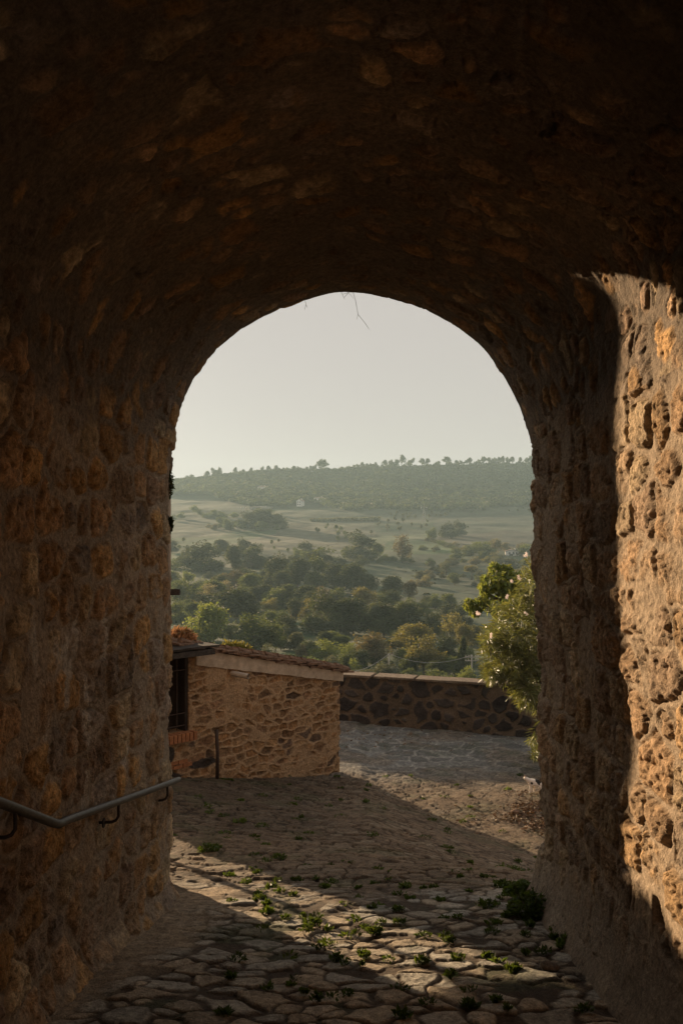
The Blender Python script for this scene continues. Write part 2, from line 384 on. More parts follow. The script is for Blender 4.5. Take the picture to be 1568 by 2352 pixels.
# ------------------------------------------------------------------ handrail
def handrail():
    root = empty('handrail', (-1.47, 5, -1.7), label='bent grey metal pipe handrail fixed to the left wall', cat='handrail')
    Mi = Matrix.Translation(-Vector(root.location))
    P = [(-1.36, 2.3, -.62), (-1.36, 3.264, -1.072), (-1.36, 3.88, -1.372), (-1.36, 3.95, -1.402), (-1.36, 4.03, -1.416), (-1.357, 4.12, -1.434), (-1.30, 5.3, -1.685), (-1.245, 6.28, -1.888)]
    mb = MB(); mb.tube([Mi @ Vector(p) for p in P], .021, 12); mb.build('rail', M_rail, root, smooth=False)
    for o in root.children:
        o.data.polygons.foreach_set('use_smooth', [len(p.vertices) == 4 for p in o.data.polygons])
    for (x, y, z) in ((-1.36, 3.42, -1.15), (-1.318, 4.85, -1.59), (-1.262, 5.95, -1.82)):
        mb = MB(); mb.tube([Mi @ Vector(p) for p in ((x, y, z), (x, y - .0, z - .085), (x - .012, y - .012, z - .105), (x - .035, y - .02, z - .112), (x - .22, y - .03, z - .118))], .0085, 8)
        bk = mb.build('bracket', M_iron, root, smooth=True)
        mb = MB(); q0 = Mi @ Vector((x - .075, y - .026, z - .1145)); mb.tube([q0, q0 + Vector((-.008, 0, 0))], .028, 14); mb.build('wall_plate', M_iron, bk)
handrail()

# ------------------------------------------------------------------ leafy things
def leaf_cloud(pts, nrm, size, rnd, elong=1.0, bias=.5, droop=0, tint=None, fold=True):
    """one small leaf (a folded quad) at each point"""
    n = len(pts); a = rnd.normal(size=(n, 3)); a /= np.linalg.norm(a, axis=1)[:, None]
    d = nrm * bias + a * (1 - bias); d[:, 2] -= droop; d /= np.linalg.norm(d, axis=1)[:, None]      # leaf axis
    b = rnd.normal(size=(n, 3)); w = np.cross(d, b); w /= np.linalg.norm(w, axis=1)[:, None]
    u = np.cross(w, d)
    s = size * rnd.uniform(.65, 1.35, n)[:, None]
    hl = d * s * .5 * elong; hw = w * s * .5 / math.sqrt(max(1, elong)) ; k = u * s * .12
    v = np.stack([pts - hl, pts + hw + k, pts + hl, pts - hw + k], 1).reshape(-1, 3)
    f = np.arange(4 * n).reshape(n, 4)
    t = (rnd.uniform(.62, 1.38, n) if tint is None else tint)
    c = np.stack([t * rnd.uniform(.92, 1.12, n), t, t * rnd.uniform(.8, 1.15, n)], 1)
    return v, f, np.repeat(c, 4, 0)
def crown_mesh(name, seed, nl=16, per=240, leaf=.052, shape='round', base=.25, gap=.0):
    """crown about 1 wide and 1 high standing on z = 0"""
    rnd = np.random.default_rng(seed); V = []; F = []; C_ = []; b = 0
    for i in range(nl):
        if shape == 'round':
            a = rnd.uniform(0, 2 * math.pi); t = rnd.uniform(0, 1) ** .6
            zz = rnd.uniform(0, 1); rr = math.sqrt(max(0, 1 - (zz * 1.05 - .28) ** 2 / .62)) * .34 * t
            c = np.array([math.cos(a) * rr, math.sin(a) * rr, base + .12 + zz * (1 - base - .26)]); lr = rnd.uniform(.13, .22)
        elif shape == 'flat':
            a = rnd.uniform(0, 2 * math.pi); rr = rnd.uniform(.0, .36)
            c = np.array([math.cos(a) * rr, math.sin(a) * rr, base + .15 + (1 - base - .32) * rnd.uniform(.2, 1) * (1 - rr * .8)]); lr = rnd.uniform(.12, .18)
        elif shape == 'cone':
            zz = rnd.uniform(0, 1); a = rnd.uniform(0, 2 * math.pi); rr = (1 - zz) * .3
            c = np.array([math.cos(a) * rr, math.sin(a) * rr, .08 + zz * .84]); lr = .10 + .16 * (1 - zz)
        else:   # shrub, grows from the ground
            a = rnd.uniform(0, 2 * math.pi); rr = rnd.uniform(0, .36)
            c = np.array([math.cos(a) * rr, math.sin(a) * rr, .12 + rnd.uniform(0, .68) * (1 - rr)]); lr = rnd.uniform(.14, .22)
        d = rnd.normal(size=(per, 3)); d /= np.linalg.norm(d, axis=1)[:, None]
        lump = 1 + .28 * np.sin(d[:, 0] * 7 + i) * np.sin(d[:, 1] * 6 + 2 * i) + .15 * np.sin(d[:, 2] * 11 + i)
        p = c + d * (lr * lump * rnd.uniform(.55, 1.08, per))[:, None]
        p[:, 2] = np.maximum(p[:, 2], .01)
        v, f, cc = leaf_cloud(p, d, leaf, rnd, 1.25, .45, tint=rnd.uniform(.7, 1.3, per) * rnd.uniform(.8, 1.2))
        V.append(v); F.append(f + b); C_.append(cc); b += len(v)
    return raw_mesh(name, np.concatenate(V), np.concatenate(F), False, np.concatenate(C_))
def trunk_mesh(name, seed, h=.45, r=.028, limbs=5):
    rd = random.Random(seed); mb = MB(); p = Vector((0, 0, -.03)); pts = [p]; 
    for k in range(4): p = p + Vector((rd.uniform(-.02, .02), rd.uniform(-.02, .02), (h + .03) / 4)); pts.append(p)
    mb.tube(pts, [r * 1.25, r, r * .85, r * .75, r * .6], 7)
    for k in range(limbs):
        a = rd.uniform(0, 6.28); q = pts[2 + k % 3]; t = rd.uniform(.16, .28)
        mb.tube([q, q + Vector((math.cos(a) * t * .45, math.sin(a) * t * .45, t * .6)), q + Vector((math.cos(a) * t, math.sin(a) * t, t * 1.3))], [r * .5, r * .35, r * .12], 5)
    return mb.mesh(name, True)
CROWN = dict(
    oak=[crown_mesh('oak_crown', s, 22, 300, .036, 'round', .12) for s in (1, 2, 3)],
    open=[crown_mesh('open_crown', s, 17, 210, .036, 'round', .22) for s in (11, 12, 13)],
    flat=[crown_mesh('spreading_crown', s, 13, 190, .045, 'flat', .35) for s in (21, 22, 23)],
    shrub=[crown_mesh('shrub_crown', s, 14, 220, .042, 'shrub') for s in (31, 32, 33)],
    cone=[crown_mesh('cone_crown', s, 26, 150, .045, 'cone') for s in (41,)],
    small=[crown_mesh('small_crown', s, 9, 90, .075, 'round', .25) for s in (51, 52, 53)])
for ms in CROWN.values():
    for m_ in ms: m_.materials.append(LEAF['mid'])
TR = {k: trunk_mesh('tree_trunk', i + 3, h) for i, (k, h) in enumerate((('oak', .35), ('open', .45), ('flat', .5), ('cone', .3), ('small', .4)))}
for m_ in TR.values(): m_.materials.append(M_bark)

# ------------------------------------------------------------------ valley terrain
TAB = [(1900, 0), (1758, 60), (1620, 95), (1560, 120), (1500, 150), (1450, 200), (1400, 260), (1350, 330), (1300, 430), (1250, 560), (1200, 720), (1172, 830)]
def ridgeY(X): return np.interp(X, [-900, 0, 250, 388, 457, 500, 595, 662, 762, 813, 874, 912, 1040, 1223, 1600, 2500], [1170, 1140, 1118, 1107, 1101, 1094, 1086, 1082, 1081, 1077, 1070, 1069, 1066, 1063, 1075, 1110])
TY = np.array([a for a, b in TAB][::-1], float); TD = np.array([b for a, b in TAB][::-1], float)
def terr_Y(X, d):
    s = np.interp(d, TD[::-1], TY[::-1])
    ry = ridgeY(X); t = np.clip((d - 830) / 350, 0, 1)
    hill = 1172 + (ry - 1172) * (t ** 1.1)
    return np.where(d > 830, hill, s)
def terr_z(X, d):
    X = np.asarray(X, float); d = np.asarray(d, float)
    z = (1225 - terr_Y(X, d)) * K * d
    zr = (1225 - ridgeY(X)) * K * 1180
    z = np.where(d > 1180, zr - (d - 1180) * .12, z)
    zn = -5.4 - np.clip(d - 20, 0, 40) * .29
    z = np.where(d < 60, np.minimum(zn, -5.4), z)
    return z
def depth_of(X, Y):
    """distance at which the terrain shows at picture row Y"""
    if Y >= 1172: return float(np.interp(Y, TY, TD))
    ry = float(ridgeY(X)); t = max(0, min(1, (1172 - Y) / (1172 - ry))) ** (1 / 1.1); return 830 + 350 * t
def inpoly(X, Y, P):
    r = np.zeros(X.shape, bool); n = len(P); j = n - 1
    for i in range(n):
        xi, yi = P[i]; xj, yj = P[j]
        c = ((yi > Y) != (yj > Y)) & (X < (xj - xi) * (Y - yi) / (yj - yi + 1e-9) + xi); r ^= c; j = i
    return r
def terrain():
    Xs = np.concatenate([[-2600, -1500, -700, -200, 100, 250, 330], np.arange(360, 1262, 2.4), [1300, 1400, 1550, 1800, 2300, 3200, 4300]])
    ds = [10, 16, 20, 24, 28, 34, 42, 50, 60, 75, 90, 105]; d = 118.
    while d < 1180: ds.append(d); d *= 1.0062
    ds += [1179, 1182, 1200, 1240, 1300, 1400, 1600]; ds = np.array(ds, float)
    X, D = np.meshgrid(Xs, ds); Y = terr_Y(X, D); z = terr_z(X, D)
    x = (X - 784) * K * D
    n1 = fbm(x, D, 0 * D, .02, 4, 2); n2 = fbm(x, D, 0 * D, .15, 4, 7)
    z = z + np.where(D > 110, n1 * np.minimum(4, D * .008), 0)
    Yw = Y + n1 * 8 + n2 * 3; Xw = X + n1 * 14
    wood = C3(.045, .055, .026); scrub = C3(.085, .098, .05); gr = C3(.10, .135, .055)
    col = mixc(scrub[None, None] + 0 * z[..., None], C3(.13, .135, .075)[None, None] + 0 * z[..., None], sm(-.1, .15, n1))
    def paint(P, c, feather=1.0):
        nonlocal col
        m = inpoly(Xw, Yw, P).astype(float) * feather; col = mixc(col, np.array(c)[None, None] + 0 * col, m)
    paint([(300, 1172), (1300, 1170), (1300, 1000), (300, 1000)], wood)
    paint([(300, 1130), (480, 1135), (560, 1168), (520, 1215), (300, 1245)], (.085, .10, .06))
    paint([(380, 1236), (560, 1180), (700, 1176), (1000, 1172), (1300, 1160), (1300, 1262), (1060, 1262), (930, 1268), (560, 1280), (380, 1310)], (.17, .155, .105))
    paint([(560, 1240), (680, 1202), (760, 1206), (880, 1225), (900, 1262), (760, 1264), (620, 1268), (500, 1266)], (.25, .19, .13))
    paint([(380, 1300), (380, 1240), (520, 1224), (640, 1218), (520, 1255), (470, 1290)], (.12, .16, .065))
    paint([(450, 1232), (500, 1216), (540, 1214), (505, 1228)], (.33, .26, .19))
    paint([(862, 1206), (1000, 1200), (1000, 1226), (930, 1230), (860, 1236)], (.13, .15, .08))
    paint([(885, 1243), (985, 1239), (1060, 1262), (1050, 1275), (930, 1278), (880, 1262)], (.11, .165, .05))
    paint([(860, 1250), (840, 1232), (980, 1222), (1000, 1230), (990, 1240), (890, 1246)], (.24, .23, .125))
    paint([(1000, 1240), (1010, 1226), (1230, 1222), (1260, 1275), (1100, 1270)], (.21, .155, .115))
    paint([(840, 1285), (900, 1282), (1050, 1330), (1090, 1370), (1110, 1430), (960, 1400), (850, 1350)], (.115, .13, .075))
    paint([(380, 1330), (480, 1328), (590, 1340), (600, 1362), (480, 1372), (380, 1372)], (.15, .145, .09))
    paint([(380, 1425), (500, 1425), (480, 1490), (380, 1480)], (.075, .125, .045))
    paint([(640, 1428), (760, 1420), (790, 1450), (700, 1470), (640, 1470)], (.07, .12, .04))
    paint([(640, 1500), (720, 1480), (800, 1500), (760, 1550), (660, 1540)], (.09, .14, .05))
    # farm tracks and mown lines
    def track(P, w, c, a=.8):
        nonlocal col
        best = np.full(X.shape, 1e9)
        for (x0, y0), (x1, y1) in zip(P[:-1], P[1:]):
            t = np.clip(((X - x0) * (x1 - x0) + (Y - y0) * (y1 - y0)) / ((x1 - x0) ** 2 + (y1 - y0) ** 2), 0, 1)
            best = np.minimum(best, np.hypot(X - x0 - t * (x1 - x0), (Y - y0 - t * (y1 - y0)) * 1.6))
        col = mixc(col, np.array(c)[None, None] + 0 * col, sm(w, w * .4, best) * a)
    track([(690, 1199), (760, 1203), (790, 1210)], 2.2, (.34, .28, .19))
    track([(620, 1240), (690, 1218), (760, 1208)], 2.0, (.26, .22, .14), .6)
    track([(878, 1284), (930, 1296), (940, 1312), (1000, 1340), (1050, 1372)], 2.6, (.24, .21, .14), .7)
    track([(980, 1240), (1020, 1252), (1060, 1262)], 2.4, (.27, .19, .13), .7)
    track([(1050, 1240), (1100, 1246), (1140, 1250)], 2.2, (.28, .2, .14), .7)
    track([(385, 1427), (425, 1427)], 2.2, (.30, .28, .22), .9)
    track([(520, 1434), (545, 1440), (560, 1450)], 3, (.30, .27, .20), .8)
    track([(655, 1493), (690, 1500), (730, 1512)], 3, (.30, .27, .20), .7)
    track([(930, 1238), (1010, 1226), (1075, 1218)], 2.0, (.38, .34, .24), .7)
    track([(905, 1234), (980, 1230)], 1.4, (.09, .11, .05), .6)
    col = col * (1 + .7 * n2 + .5 * n1 + .5 * fbm(x, D * .35, 0 * D, .5, 3, 88))[..., None]
    nr, nc = X.shape
    me = raw_mesh('valley_terrain', np.stack([x, D, z], -1).reshape(-1, 3), grid_faces(nr, nc), True, np.clip(col * np.array([.32, .42, .36]), .008, .8).reshape(-1, 3))
    link('valley_terrain', me, M_terr, kind='structure')
terrain()
def tpos(X, Y):
    d = depth_of(X, Y); return Vector(((X - 784) * K * d, d, float(terr_z(X, d)))), d
trd = random.Random(77)
def tree(X, top, base, w, kind, leaf, label, name='broadleaf_tree', cat='tree', group=None, dscale=1.0):
    p, d = tpos(X, base); W = w * K * d * 1.22; H = max(1.0, (base - top) * K * d) * 1.16
    root = empty(name, p - Vector((0, 0, H * .06)), trd.uniform(0, 6.28), label=label, cat=cat, group=group)
    c = link('crown', trd.choice(CROWN[kind]), None, root); c.scale = (W * 1.12, W * 1.12, H)
    c.material_slots[0].link = 'OBJECT'; c.material_slots[0].material = LEAF[leaf]
    if kind in TR: t = link('trunk', TR[kind], None, root); t.scale = (min(W, H), min(W, H), H)
    return root
TREES = [
 (473, 1393, 1490, 104, 'oak', 'bright', 'large rounded bright green tree just beyond the shed roof, on the left'),
 (586, 1414, 1506, 112, 'open', 'mid', 'broad grey-green tree with bare forked limbs showing, behind the sloping tiled roof'),
 (634, 1438, 1496, 38, 'open', 'mid', 'small leaning grey-green tree touching the right side of the broad forked tree'),
 (543, 1358, 1432, 112, 'oak', 'dark', 'wide dark dense tree behind the two green trees on the left'),
 (463, 1252, 1316, 92, 'oak', 'dark', 'large dark domed tree in haze below the pale green field, on the left'),
 (537, 1256, 1312, 38, 'oak', 'dark', 'upright dark tree right of the large domed tree in the haze'),
 (585, 1256, 1304, 60, 'oak', 'dark', 'dark rounded tree at the foot of the tan field, third in the hazy tree line'),
 (637, 1279, 1348, 58, 'oak', 'dark', 'dark tree with a pale rim at the left end of the central wood'),
 (684, 1286, 1350, 48, 'oak', 'dark', 'dark tree in the middle of the central wood'),
 (726, 1280, 1354, 52, 'oak', 'mid', 'tree with a yellow-green sunlit top in the central wood'),
 (735, 1252, 1296, 96, 'shrub', 'mid', 'long pale green thicket tree above the central wood'),
 (775, 1300, 1362, 62, 'oak', 'dark', 'dark rounded tree at the right part of the central wood'),
 (812, 1300, 1366, 68, 'oak', 'dark', 'dark domed tree by the mown slope, right end of the central wood'),
 (845, 1322, 1370, 44, 'oak', 'dark', 'low dark tree at the edge of the slope with molehills'),
 (702, 1246, 1280, 38, 'oak', 'dark', 'small dark domed tree touching the tan field'),
 (822, 1227, 1288, 74, 'oak', 'dark', 'big dark tree standing above the wood beside the striped field'),
 (866, 1250, 1284, 30, 'oak', 'mid', 'small round tree right of the big dark tree beside the striped field'),
 (923, 1232, 1290, 42, 'open', 'brown', 'brownish tree standing alone on the left edge of the green field'),
 (899, 1326, 1380, 52, 'oak', 'dark', 'single dark round tree at the bottom of the mown slope'),
 (940, 1336, 1382, 38, 'open', 'brown', 'russet bare tree right of the dark round tree'),
 (833, 1353, 1408, 58, 'open', 'yellow', 'pale straw-coloured tree rising behind the great dark tree'),
 (745, 1368, 1458, 92, 'oak', 'dark', 'great dark tree with sunlit left edge in the valley floor'),
 (812, 1378, 1458, 90, 'oak', 'dark', 'great dark tree joined to the right side of the sunlit-edged one'),
 (738, 1352, 1404, 36, 'open', 'pale', 'pale twiggy tree standing taller than the great dark tree, at its left'),
 (712, 1378, 1432, 44, 'open', 'yellow', 'straw-coloured tree leaning on the left of the great dark tree'),
 (880, 1392, 1462, 64, 'oak', 'dark', 'dark tree in the middle valley, first of two before the yellowish trees'),
 (932, 1388, 1462, 74, 'oak', 'dark', 'dark tree in the middle valley, second of two before the yellowish trees'),
 (995, 1410, 1462, 44, 'oak', 'dark', 'small dark tree between the middle valley and the yellowish pair'),
 (1042, 1412, 1478, 66, 'open', 'yellow', 'yellowish tree left of the oleander, upper one of a pair'),
 (1062, 1436, 1492, 48, 'open', 'yellow', 'ochre-leaved tree left of the oleander, lower one of a pair'),
 (864, 1450, 1526, 84, 'open', 'brown', 'brown-green tree behind the nearer utility pole, at its left'),
 (948, 1436, 1500, 98, 'oak', 'yellow', 'wide yellow-green tree row crown behind the ochre round tree'),
 (975, 1464, 1546, 84, 'open', 'yellow', 'round ochre-green tree between the two utility poles'),
 (1024, 1462, 1520, 52, 'oak', 'dark', 'dark tree right of the round ochre-green tree'),
 (764, 1452, 1488, 36, 'oak', 'bright', 'small round bright tree above the silvery willow'),
 (748, 1472, 1528, 66, 'open', 'bright', 'bright feathery willow beyond the shed corner'),
 (801, 1480, 1528, 46, 'open', 'bright', 'second feathery willow, smaller and right of the first'),
 (508, 1320, 1356, 42, 'open', 'brown', 'brownish tree on the hazy slope, left one of three'),
 (541, 1314, 1358, 38, 'open', 'brown', 'taller brownish tree on the hazy slope, middle one of three'),
 (571, 1320, 1356, 34, 'open', 'yellow', 'yellowish tree on the hazy slope, right one of three'),
 (418, 1342, 1402, 56, 'open', 'mid', 'hazy grey-green tree beside the left jamb above the dark beam'),
 (408, 1385, 1436, 52, 'oak', 'mid', 'hazy low tree beside the left jamb below the dark beam'),
 (432, 1312, 1342, 30, 'open', 'bright', 'pale yellow-green tree top above the hazy tree by the left jamb'),
 (482, 1344, 1398, 56, 'open', 'pale', 'pale feathery tree behind the wide dark tree, on the left'),
 (520, 1336, 1382, 40, 'open', 'pale', 'pale pinkish tree at the top left of the wide dark tree'),
 (665, 1342, 1388, 42, 'open', 'mid', 'grey-green tree on the pale path below the central wood'),
 (620, 1374, 1408, 36, 'open', 'yellow', 'yellowish tree right of the wide dark tree'),
 (607, 1402, 1436, 40, 'shrub', 'olive', 'olive-green shrub tree right below the yellowish tree'),
 (650, 1400, 1430, 34, 'shrub', 'mid', 'rounded shrub tree in the hedge line left of the great dark tree'),
 (681, 1382, 1426, 34, 'open', 'brown', 'brown tree in the hedge line left of the great dark tree'),
 (638, 1322, 1352, 24, 'oak', 'mid', 'small round tree below the left end of the central wood'),
 (664, 1326, 1352, 30, 'oak', 'mid', 'low round tree right of the small one below the central wood'),
 (1028, 1203, 1236, 36, 'oak', 'dark', 'round dark tree on the field edge, left one of a touching pair'),
 (1052, 1199, 1231, 32, 'oak', 'dark', 'round dark tree on the field edge, right one of a touching pair'),
 (991, 1211, 1243, 26, 'open', 'mid', 'ragged tree at the corner of the green field'),
 (1083, 1298, 1328, 32, 'flat', 'yellow', 'small yellow umbrella-shaped tree with a thin stem'),
 (1187, 1308, 1350, 36, 'open', 'yellow', 'yellowish round tree between the leafy branch and the oleander'),
 (1110, 1246, 1280, 50, 'open', 'mid', 'grey-green tree left of the white house'),
 (1135, 1240, 1276, 34, 'open', 'pale', 'pale-topped tree next to the white house'),
 (1168, 1280, 1308, 66, 'shrub', 'olive', 'wide silvery thicket tree just below the white house'),
 (1212, 1252, 1280, 42, 'open', 'bright', 'light green tree right of the white house by the jamb'),
 (570, 1178, 1212, 54, 'oak', 'dark', 'dark tree at the left of the clump on the far knoll'),
 (606, 1172, 1212, 56, 'oak', 'dark', 'tallest dark tree of the clump on the far knoll'),
 (640, 1182, 1212, 44, 'oak', 'dark', 'dark tree at the right of the clump on the far knoll'),
 (524, 1192, 1218, 30, 'open', 'mid', 'small hazy tree left of the clump on the far knoll'),
 (600, 1198, 1220, 30, 'oak', 'mid', 'rounded tree in front of the clump on the far knoll'),
]
for (X, tp, bs, w, kd, lf, lb) in TREES: tree(X, tp, bs, w, kd, lf, lb)
FILL = [(395, 600, 1262, 1318, 14, 'hazy tree of the dark wood line under the tan field'), (600, 830, 1285, 1352, 24, 'dark tree filling the central wood'), (390, 660, 1345, 1425, 22, 'grey-green tree of the hazy middle slope'),
        (620, 1060, 1395, 1470, 32, 'dark tree of the thick valley floor wood'), (640, 1090, 1475, 1560, 24, 'green tree on the near valley bank over the parapet'), (400, 640, 1455, 1500, 8, 'green tree behind the shed roof, among the big ones'), (1010, 1225, 1270, 1350, 12, 'grey-green tree in the thickets by the white house')]
frd = random.Random(31)
for (xa, xb, ya, yb, n_, lb) in FILL:
    for k in range(n_):
        X = xa + (xb - xa) * (k + frd.uniform(0, 1)) / n_; bs = frd.uniform(ya, yb); w_ = frd.uniform(34, 58) * (.65 if ya < 1300 or xa > 1000 else 1)
        tree(X, bs - w_ * frd.uniform(.75, 1.05), bs, w_, frd.choice(['oak', 'open', 'oak']), frd.choice(['dark', 'mid', 'dark', 'mid', 'olive' if ya > 1440 or xa > 1000 else 'dark']), lb, group='trees: ' + lb)
tree(1063, 1470, 1556, 34, 'cone', 'dark', 'dark pointed conifer in front of the right-hand utility pole', name='conifer', cat='tree')
tree(691, 1364, 1402, 8, 'cone', 'dark', 'slim dark cypress, left one of two', name='cypress', cat='tree')
tree(698, 1368, 1402, 8, 'cone', 'dark', 'slim dark cypress, right one of two', name='cypress', cat='tree')
SHR = [
 (886, 1520, 1572, 104, 'olive', 'light olive-green shrub just over the parapet below the nearer utility pole'),
 (1075, 1528, 1580, 44, 'bright', 'bright green shrub just over the parapet near the oleander'),
 (1000, 1536, 1590, 80, 'mid', 'dull green bushes over the parapet between the poles'),
 (1030, 1550, 1600, 60, 'mid', 'dull green bush over the parapet left of the bright green shrub'),
 (812, 1508, 1556, 34, 'bright', 'yellow-green shrub at the end of the shed roof'),
 (700, 1505, 1560, 60, 'mid', 'weedy bank shrub behind the middle of the tiled verge'),
 (660, 1506, 1560, 50, 'mid', 'grassy bank shrub behind the tiled verge, left of the middle'),
 (612, 1478, 1530, 44, 'olive', 'grey-green bush behind the tiled verge'),
 (695, 1478, 1520, 30, 'brown', 'brown seeding bush beyond the tiled verge'),
]
for (X, tp, bs, w, lf, lb) in SHR: tree(X, tp, bs, w, 'shrub', lf, lb, name='shrub', cat='shrub')
# orchard trees of the far fields, one small tree each
def one_mesh_tree(name, crown, trunk):
    """crown and trunk as one mesh with two materials, for trees a few pixels wide"""
    a = bpy.data.meshes[crown.name]; n = len(a.vertices); co = np.empty(n * 3, np.float32); a.vertices.foreach_get('co', co)
    m = len(trunk.vertices); c2 = np.empty(m * 3, np.float32); trunk.vertices.foreach_get('co', c2)
    cols = np.empty(n * 4, np.float32); a.color_attributes['tint'].data.foreach_get('color', cols)
    me = bpy.data.meshes.new(name)
    fs = [tuple(p.vertices) for p in a.polygons] + [tuple(i + n for i in p.vertices) for p in trunk.polygons]
    me.from_pydata(np.concatenate([co.reshape(-1, 3), c2.reshape(-1, 3)]).tolist(), [], fs)
    at_ = me.color_attributes.new('tint', 'FLOAT_COLOR', 'POINT')
    at_.data.foreach_set('color', np.concatenate([cols, np.ones(m * 4, np.float32)]))
    me.materials.append(LEAF['olive']); me.materials.append(M_bark)
    for i in range(len(a.polygons), len(fs)): me.polygons[i].material_index = 1
    return me
SM = [one_mesh_tree('small_tree', CROWN['small'][i], TR['small']) for i in range(3)]
def small(X, base, w, h, leaf, name, label, cat, group):
    p, d = tpos(X, base); o = link(name, trd.choice(SM), None, None, label=label, cat=cat, group=group)
    o.location = p - Vector((0, 0, .1)); s = w * K * d * 1.15; o.scale = (s, s, h * K * d * 1.1); o.rotation_euler.z = trd.uniform(0, 6.28)
    o.material_slots[0].link = 'OBJECT'; o.material_slots[0].material = LEAF[leaf]
    return o
ORCH = [(660,1060,8),(755,1040,9),(720,1075,7),(850,1080,9),(900,1050,9),(965,1050,8),(935,1100,9),(1040,1095,9),(1170,1080,6),(1260,1095,9),(715,1140,11),(845,1155,11),(610,1170,9),(765,1205,10),(460,1215,9),(600,1275,13),(795,1285,12),(985,1230,9),(1140,1265,10),(1235,1165,8),(1215,1240,9),(120,1330,9),(165,1345,9),(345,1350,10),(1310,1040,8),(1375,1070,7),(1440,1080,7),(1520,1070,10)]
for a, b, w in ORCH: small(803 + .144 * a, 1029 + .144 * b + w * .55, w, w * 1.15, 'olive', 'olive_tree', 'small round olive tree dotted across the far pale field', 'tree', 'olive trees on the far pale field')
for a, b, w in [(480, 1205, 0), (930, 812, 11), (985, 797, 8), (845, 830, 7), (950, 853, 9), (1055, 873, 10), (1105, 862, 11), (225, 850, 11), (285, 850, 11), (255, 793, 10), (685, 845, 15), (1280, 715, 13), (1345, 695, 9), (1420, 700, 13), (1460, 712, 13), (1440, 740, 14), (1435, 785, 13), (1490, 745, 12), (1500, 775, 12), (1360, 675, 8)]:
    if w: small(345 + .3 * a, 1003.5 + .3 * b + w * .5, w, w * 1.1, 'mid', 'field_tree', 'small dark round tree scattered over the tan field', 'tree', 'small trees on the tan field')
for X, Y, w in [(1065, 1206, 9), (1074, 1211, 6), (1168, 1173, 7), (1188, 1172, 8), (1214, 1174, 9), (1082, 1176, 8), (1110, 1170, 8), (1200, 1168, 6), (1032, 1176, 7), (1012, 1177, 7)]:
    small(X, Y + w * .5, w, w * 1.1, 'dark', 'hillside_tree', 'small dark tree at the upper edge of the right-hand field below the wood', 'tree', 'trees along the upper field edge')
# scrub, bushes one by one
BUSH = []
for k in range(48):
    X = trd.uniform(965, 1225); Y = trd.uniform(1252, 1345) + (1225 - X) * .02; BUSH.append((X, Y, trd.uniform(12, 26), trd.choice(['olive', 'mid', 'olive', 'pale', 'mid', 'yellow'])))
for k in range(10): X = 985 + k * 8; BUSH.append((X, 1242 + k * 3.0, trd.uniform(12, 17), trd.choice(['olive', 'pale', 'mid'])))
for k in range(14): BUSH.append((480 + k * 13, 1214 + trd.uniform(-3, 3), trd.uniform(10, 18), trd.choice(['mid', 'olive', 'pale'])))
for k in range(16): BUSH.append((trd.uniform(395, 620), trd.uniform(1165, 1205), trd.uniform(12, 22), 'mid'))
for k in range(10): BUSH.append((trd.uniform(850, 960), 1288 + trd.uniform(-5, 5), trd.uniform(12, 18), 'mid'))
for k in range(28): BUSH.append((trd.uniform(395, 780), trd.uniform(1300, 1372), trd.uniform(14, 28), trd.choice(['mid', 'dark', 'olive', 'mid'])))
for k in range(30): BUSH.append((trd.uniform(600, 1090), trd.uniform(1395, 1445), trd.uniform(18, 32), trd.choice(['mid', 'dark', 'olive', 'mid'])))
for k in range(26): BUSH.append((trd.uniform(640, 1100), trd.uniform(1500, 1580), trd.uniform(22, 40), trd.choice(['mid', 'bright', 'olive', 'mid'])))
BUSH = [(a, b, c * 1.35, e) for a, b, c, e in BUSH]
for X, Y, w, lf in BUSH:
    zone = ('scrub bush of the thickets around the white house' if X > 960 and Y < 1350 else 'hazy scrub bush on the far left slopes' if Y < 1260 else 'scrub bush between the hazy trees of the middle slope' if Y < 1380 else 'scrub bush in the hedges of the valley floor' if Y < 1470 else 'rough bush on the bank just over the parapet')
    p, d = tpos(X, Y); o = link('scrub_bush', trd.choice(CROWN['shrub']), None, None, label=zone, cat='bush', group=zone.replace('bush', 'bushes', 1))
    o.location = p - Vector((0, 0, .2)); s = w * K * d; o.scale = (s * 1.25, s * 1.25, s * trd.uniform(.6, .85)); o.rotation_euler.z = trd.uniform(0, 6.28)
    o.material_slots[0].link = 'OBJECT'; o.material_slots[0].material = LEAF[lf]
# skyline trees
RID = [(436, 17, 12), (461, 6, 5), (477, 14, 13), (495, 20, 18), (505, 12, 16), (542, 12, 14), (555, 11, 10), (560, 9, 9), (578, 12, 11), (602, 12, 13), (617, 12, 12), (634, 15, 12), (645, 9, 8), (652, 8, 7), (675, 13, 10), (688, 12, 10), (705, 9, 8), (713, 9, 10), (722, 12, 14), (739, 26, 20), (752, 8, 6),
       (770, 10, 6), (785, 10, 6), (812, 9, 8), (822, 12, 10), (831, 11, 11), (842, 10, 8), (851, 9, 9), (863, 8, 8), (885, 15, 11), (898, 15, 12), (911, 12, 11), (922, 17, 20), (944, 16, 15), (970, 14, 12), (982, 14, 12), (1005, 10, 8), (1027, 21, 14), (1047, 10, 8), (1058, 10, 9), (1070, 9, 7), (1079, 14, 12), (1099, 11, 10), (1110, 14, 13), (1122, 12, 12), (1134, 13, 13), (1146, 12, 12), (1155, 12, 14), (1166, 11, 13), (1176, 12, 12), (1194, 11, 11), (1209, 12, 12), (1219, 13, 13)]
